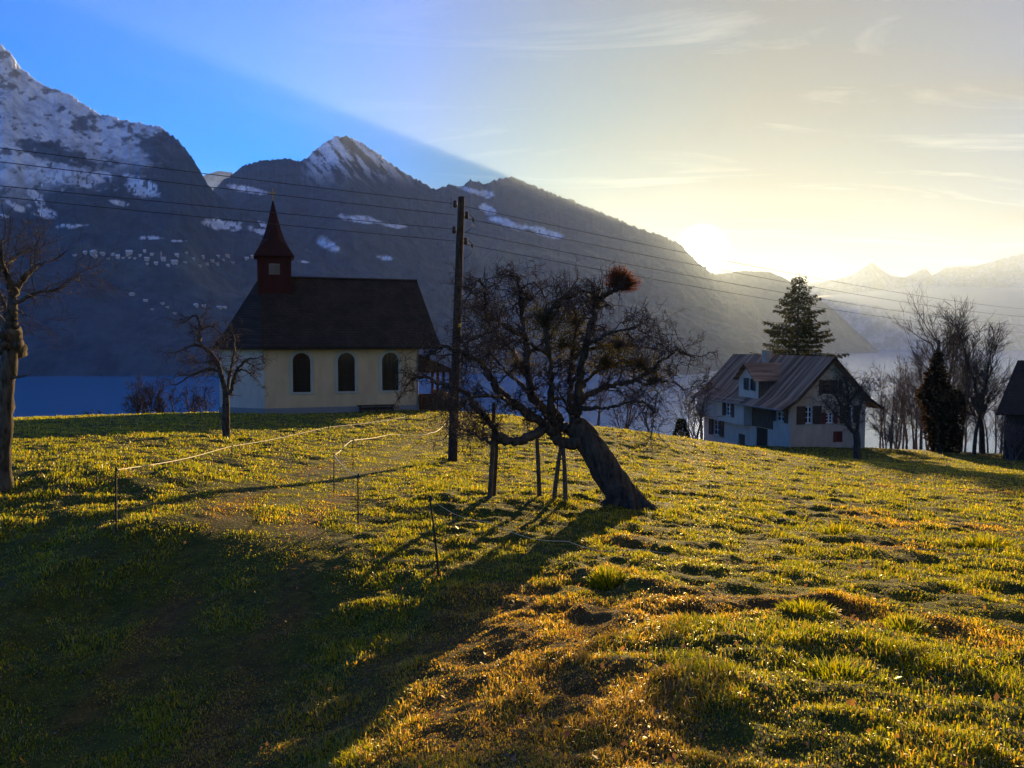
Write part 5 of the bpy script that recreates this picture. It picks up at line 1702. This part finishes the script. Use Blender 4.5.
def build_barn():
    Y0 = 58.5
    A0 = P(1003, 453, Y0)
    root = empty('barn', A0, math.radians(-35))
    tag(root, 'dark weathered wooden barn with a steep roof cut off by the right edge', 'barn')
    Lb, Wb, HE, HR = 13.0, 8.0, 3.1, 7.0
    w = MB()
    w.poly([(0, 0, -1.5), (Lb, 0, -1.5), (Lb, 0, HE), (0, 0, HE)]); w.poly([(0, Wb, -1.5), (Lb, Wb, -1.5), (Lb, Wb, HE), (0, Wb, HE)])
    for x in (0, Lb): w.poly([(x, 0, -1.5), (x, Wb, -1.5), (x, Wb, HE), (x, 0, HE)])
    w.build('wall', M['darkwood'], root)
    r = MB()
    ov = 0.55
    xr0, xr1 = 0.6, Lb - 0.6
    e = [(-ov, -ov), (Lb + ov, -ov), (Lb + ov, Wb + ov), (-ov, Wb + ov)]
    ze = HE - 0.1
    t0, t1 = (xr0, Wb / 2, HR), (xr1, Wb / 2, HR)
    r.slab([(*e[0], ze), (*e[1], ze), t1, t0], (0, -1, 1.1), 0.14)
    r.slab([(*e[2], ze), (*e[3], ze), t0, t1], (0, 1, 1.1), 0.14)
    r.slab([(*e[3], ze), (*e[0], ze), t0], (-1.6, 0, 1), 0.14)
    r.slab([(*e[1], ze), (*e[2], ze), t1], (1.6, 0, 1), 0.14)
    r.build('roof', M['tile'], root)
    d = MB(); d.box(4.6, 7.2, -0.07, -0.012, -0.6, 2.6); d.build('door', M['brownwood'], root)


build_barn()

# ------------------------------------------------------------------ power line
MAT_POLE = bark_mat('tarred_pole', (0.022, 0.015, 0.010), (0.085, 0.060, 0.042), 14)
POLE_Y = 22.0
MAT_WIRE = plain('wire_copper', (0.03, 0.03, 0.032), 0.5)
MAT_CER = plain('insulator_ceramic', (0.05, 0.035, 0.03), 0.7)


def build_pole(foot, top, label):
    root = empty('utility_pole', foot)
    tag(root, label, 'utility pole')
    f = Vector(foot); t = Vector(top) - f
    T = Tubes()
    T.add(smooth_line([Vector((0, 0, -0.4)) , t * 0.33 + Vector((0.01, 0, 0)), t * 0.66, t], 14), np.linspace(0.145, 0.095, 14), 12)
    T.add([t * 0.9999, t + Vector((0, 0, 0.03))], [0.095, 0.002], 12)
    T.build('pole', MAT_POLE, root, None, bump=0.012)
    for k, (px, py, sd_) in enumerate(((456, 206, -1), (463.5, 217, 1), (455, 232, -1), (463.5, 243, 1))):
        z = P(px, py, POLE_Y).z - f.z
        xc = t.x * (z / t.z)
        b = Tubes()
        b.add([(xc + sd_ * 0.06, 0, z - 0.02), (xc + sd_ * 0.17, -0.02, z - 0.02), (xc + sd_ * 0.20, -0.02, z + 0.06)], [0.018] * 3, 6)
        br = b.build('bracket', M['metal'], root)
        i = Tubes()
        i.add([(xc + sd_ * 0.17, -0.02, z - 0.05), (xc + sd_ * 0.17, -0.02, z - 0.02), (xc + sd_ * 0.17, -0.02, z + 0.02), (xc + sd_ * 0.17, -0.02, z + 0.06), (xc + sd_ * 0.17, -0.02, z + 0.12), (xc + sd_ * 0.17, -0.02, z + 0.16)], [0.03, 0.06, 0.065, 0.045, 0.06, 0.01], 10)
        i.build('insulator', MAT_CER, br)
        if sd_ > 0:
            j = Tubes()
            j.add(smooth_line([(xc + 0.20, -0.03, z + 0.10), (xc + 0.34, -0.05, z - 0.02), (xc + 0.36, -0.05, z - 0.16), (xc + 0.30, -0.05, z - 0.32), (xc + 0.12, -0.05, z - 0.44)], 12), [0.008] * 12, 5)
            jl = j.build('jumper_wire', MAT_WIRE, root)
            q = Tubes(); q.add([(xc + 0.345, -0.05, z - 0.02), (xc + 0.35, -0.05, z - 0.06), (xc + 0.353, -0.05, z - 0.12), (xc + 0.355, -0.05, z - 0.15)], [0.01, 0.035, 0.03, 0.01], 8); q.build('strain_insulator', MAT_CER, jl)
        else:
            j = Tubes(); j.add([(xc - 0.28, -0.03, z + 0.10 + (0.16 if k == 0 else 0)), (xc - 0.29, -0.03, z - 0.06)], [0.007] * 2, 5); j.build('jumper_wire', MAT_WIRE, root)
    m = MB(); zt_ = P(459, 325, POLE_Y).z - f.z
    m.box(t.x * zt_ / t.z + 0.04, t.x * zt_ / t.z + 0.11, -0.14, -0.12, zt_ - 0.06, zt_ + 0.03)
    m.build('number_plate', plain('yellow_plate', (0.75, 0.50, 0.02)), root)
    return root


foot = G(452, POLE_Y)
top = P(461.5, 197, POLE_Y)
build_pole(foot, top, 'tall dark wooden utility pole between the chapel and the apple tree')


def wire(pts_ends, sag, label, r=0.0085, n=40):
    a, b = Vector(pts_ends[0]), Vector(pts_ends[1])
    t = np.linspace(0, 1, n)[:, None]
    p = np.array(a)[None] * (1 - t) + np.array(b)[None] * t
    p[:, 2] -= 4 * sag * (t[:, 0] * (1 - t[:, 0]))
    d = np.hypot(p[:, 0], p[:, 1])
    T = Tubes(); T.add(p - np.array(a), np.full(n, r), 4)
    o = T.build('power_wire', MAT_WIRE)
    o.location = a
    tag(o, label, 'wire', 'overhead wires of the power line')


LAB = ('highest', 'second highest', 'third highest', 'lowest')
for k, (y0, yl, px0) in enumerate(((203.5, 143, 453), (215, 157, 455), (229, 181, 453), (241, 192, 455))):
    a = P(px0, y0, POLE_Y)
    b = P(0, yl, 15.4)
    c = a + (b - a) * 2.6
    s_ = 0.22
    c.z -= 0.0
    wire((a, c), 0.10, f'{LAB[k]} wire running left from the utility pole over the chapel')
for k, (y0, yr) in enumerate(((206, 297), (218, 304), (232, 312), (244, 318))):
    a = P(463.5, y0, POLE_Y)
    b = P(1120, yr + 14, 92.0)
    wire((a, b), 1.1, f'{LAB[k]} wire running right from the utility pole towards the spruce', 0.009)

# ------------------------------------------------------------------ pasture fence: thin stakes and white tape
MAT_STAKE = plain('fence_stake', (0.035, 0.030, 0.026), 0.5)
MAT_TAPE = plain('fence_tape', (0.62, 0.58, 0.48), 0.6)


def stake(px0, Yb, ytop, label, px1=None):
    b = G(px0, Yb)
    t = P(px1 if px1 is not None else px0, ytop, Yb)
    root = empty('fence_stake', b)
    tag(root, label, 'fence stake', 'thin stakes of the pasture fence')
    d = Vector(t) - b
    T = Tubes(); T.add([Vector((0, 0, -0.15)), d * 0.5, d], [0.011, 0.010, 0.009], 6); T.build('rod', MAT_STAKE, root)
    Q = Tubes()
    Q.add([d + Vector((-0.012, -0.012, -0.02)), d + Vector((0.02, -0.012, 0.0)), d + Vector((0.012, -0.012, 0.035))], [0.009, 0.010, 0.006], 6)
    Q.add([d * 0.999, d + Vector((0, 0, 0.03))], [0.013, 0.009], 6)
    Q.build('insulator', MAT_STAKE, root)
    s = Tubes(); z = 0.13; s.add([Vector((-0.06, 0, z)), Vector((0.06, 0, z - 0.01))], [0.006, 0.006], 5); s.build('foot_bar', MAT_STAKE, root)
    return t


s1 = stake(116, 8.3, 470, 'fence stake furthest left, alone in the sunny grass')
s2 = stake(334, 13.2, 455, 'fence stake farther back of the two at the corner of the tape')
s3 = stake(358, 9.9, 476, 'tall fence stake right of the worn path')
s4 = stake(440, 7.2, 499, 'nearest fence stake, leaning left, on the shaded edge of the sun', 430)
s5 = stake(353, 17.0, 440, 'small distant fence stake beside the upper end of the path')
s6 = stake(232, 17.0, 446, 'short fence stake under the middle of the left tape')
s7 = stake(329, 25.0, 427, 'tiny fence stake in the chapel shade on the left tape')


def tape(pts, label, name='fence_tape', r=0.0055):
    p = smooth_line(pts, 14 * (len(pts) - 1))
    sag = np.abs(np.sin(np.linspace(0, (len(pts) - 1) * math.pi, len(p))))
    seg = np.linspace(0, len(pts) - 1, len(p))
    p[:, 2] -= 0.05 * sag
    T = Tubes(); T.add(p - np.array(p[0]), np.linspace(r, r * 1.6, len(p)) if p[-1][1] > p[0][1] else np.linspace(r * 1.6, r, len(p)), 5)
    o = T.build(name, MAT_TAPE); o.location = tuple(p[0])
    tag(o, label, 'fence tape')


tape([s1, s6, s7, P(405, 417, 33)], 'pale fence tape crossing the sunny grass towards the chapel')
tape([s2, s5, P(392, 434, 23), P(430, 433, 26), P(446, 423, 33)], 'pale fence tape climbing right of the path to the chapel corner')
tape([s2, s3], 'short slack fence tape dropping between the two corner stakes', r=0.004)
tape([s4, P(490, 522, 7.5), P(567, 541, 7.9), P(640, 549, 8.4), P(760, 551, 8.9), P(900, 548, 9.6), P(1070, 543, 10.4)], 'thin fence tape running right from the nearest stake below the apple tree', r=0.0025)

# ------------------------------------------------------------------ village across the lake
MAT_HWALL = plaster('far_house_wall', (0.45, 0.42, 0.38)); MAT_HROOF = plain('far_house_roof', (0.10, 0.07, 0.06)); MAT_HSNOW = plain('snowy_roof', (0.62, 0.64, 0.68))


def surf_hit(px, py):
    dg = bpy.context.evaluated_depsgraph_get()
    d = Vector(ray(px, py)).normalized()
    best = None
    for nm in ('mountain_peak', 'mountain_ridge'):
        ob = bpy.data.objects[nm]
        ok, loc, nrm, _ = ob.ray_cast(Vector((0, 0, 0)), d)
        if ok and (best is None or loc.length < best.length): best = loc
    return best


bpy.context.view_layer.update()


def far_house(px, py, wpx, hpx, label, group, snowy, name='village_house'):
    px += rng.normal(0, 1.2); py += rng.normal(0, 1.3)
    p = surf_hit(px, py)
    if p is None: return
    D = p.y
    k_ = rng.uniform(0.45, 0.95); w = wpx / F * D * k_; h = hpx / F * D * k_ * 1.1
    root = empty(name, p, rng.uniform(-0.5, 0.5))
    tag(root, label, 'house', group)
    b = MB(); b.box(-w / 2, w / 2, -w * 0.4, w * 0.4, -h * 0.8, h * 0.62); b.poly([(-w / 2 - .01, -w * .4, h * .62), (-w / 2 - .01, w * .4, h * .62), (-w / 2 - .01, 0, h)]); b.poly([(w / 2 + .01, -w * .4, h * .62), (w / 2 + .01, w * .4, h * .62), (w / 2 + .01, 0, h)])
    b.build('wall', MAT_HWALL, root)
    r = MB(); o_ = w * 0.06
    for s in (-1, 1):
        r.slab([(-w / 2 - o_, 0, h * 1.04), (w / 2 + o_, 0, h * 1.04), (w / 2 + o_, s * (w * .4 + o_), h * .58), (-w / 2 - o_, s * (w * .4 + o_), h * .58)], (0, s * 0.5, 1), h * 0.04)
    r.build('roof', MAT_HSNOW if snowy else MAT_HROOF, root)
    return root, w, h


GV = 'pale houses of the village on the far shelf above the lake'
GL = 'scattered pale houses on the slope below the village'
n_up = [(75, 257, 5, 4), (86, 257, 5, 4), (93, 255, 6, 5), (101, 255, 5, 3), (108, 257, 4, 3), (117, 257, 4, 4), (127, 253, 6, 4), (131, 258, 6, 3), (136, 259, 5, 3), (141, 258, 5, 3), (145, 255, 4, 4), (153, 254, 5, 3), (162, 261, 5, 3),
        (175, 261, 6, 3), (177, 257, 4, 3), (185, 262, 5, 3), (188, 254, 5, 4), (198, 264, 6, 3), (206, 264, 6, 2.5), (216, 257, 5, 3), (217, 265, 4, 2.5), (226, 257, 6, 5), (231, 263, 4, 2.5), (203, 258, 4, 3), (245, 259, 5, 3), (252, 255, 5, 3), (97, 258, 4, 3), (113, 254, 4, 3), (122, 259, 5, 3), (148, 260, 5, 3), (170, 263, 4, 3), (193, 259, 4, 3), (211, 261, 5, 3), (222, 260, 4, 3), (145, 263, 4, 2.5), (156, 264, 4, 2.5)]
for i, (x, y, w_, h_) in enumerate(n_up):
    far_house(x, y, w_, h_, 'small pale house of the village on the shelf above the far shore', GV, rng.random() < 0.6)
for (x, y, w_, h_) in [(131, 297, 5, 3), (143, 300, 7, 3), (150, 309, 5, 2.5), (161, 302, 5, 2.5), (168, 308, 4, 2.5), (175, 311, 6, 4), (193, 306, 4, 3), (205, 308, 4, 2.5), (218, 307, 5, 2.5), (226, 306, 5, 3)]:
    far_house(x, y, w_, h_, 'small pale house low on the wooded slope, below the main village', GL, rng.random() < 0.5)
r_ = far_house(166, 258, 4, 5, 'white village church with a square tower among the far houses', None, False, 'village_church')
if r_:
    rt, w, h = r_
    b = MB(); b.box(-w * 0.85, -w * 0.52, -w * 0.2, w * 0.2, -h * .5, h * 1.5); tw = b.build('tower', MAT_HWALL, rt)
    b = MB(); z = h * 1.5; a_, c_ = -w * 0.88, -w * 0.49; ap_ = ((a_ + c_) / 2, 0, h * 2.1)
    q = [(a_, -w * .22, z), (c_, -w * .22, z), (c_, w * .22, z), (a_, w * .22, z)]
    for i in range(4): b.poly([q[i], q[(i + 1) % 4], ap_])
    b.poly(q); b.build('tower_roof', MAT_HROOF, tw)
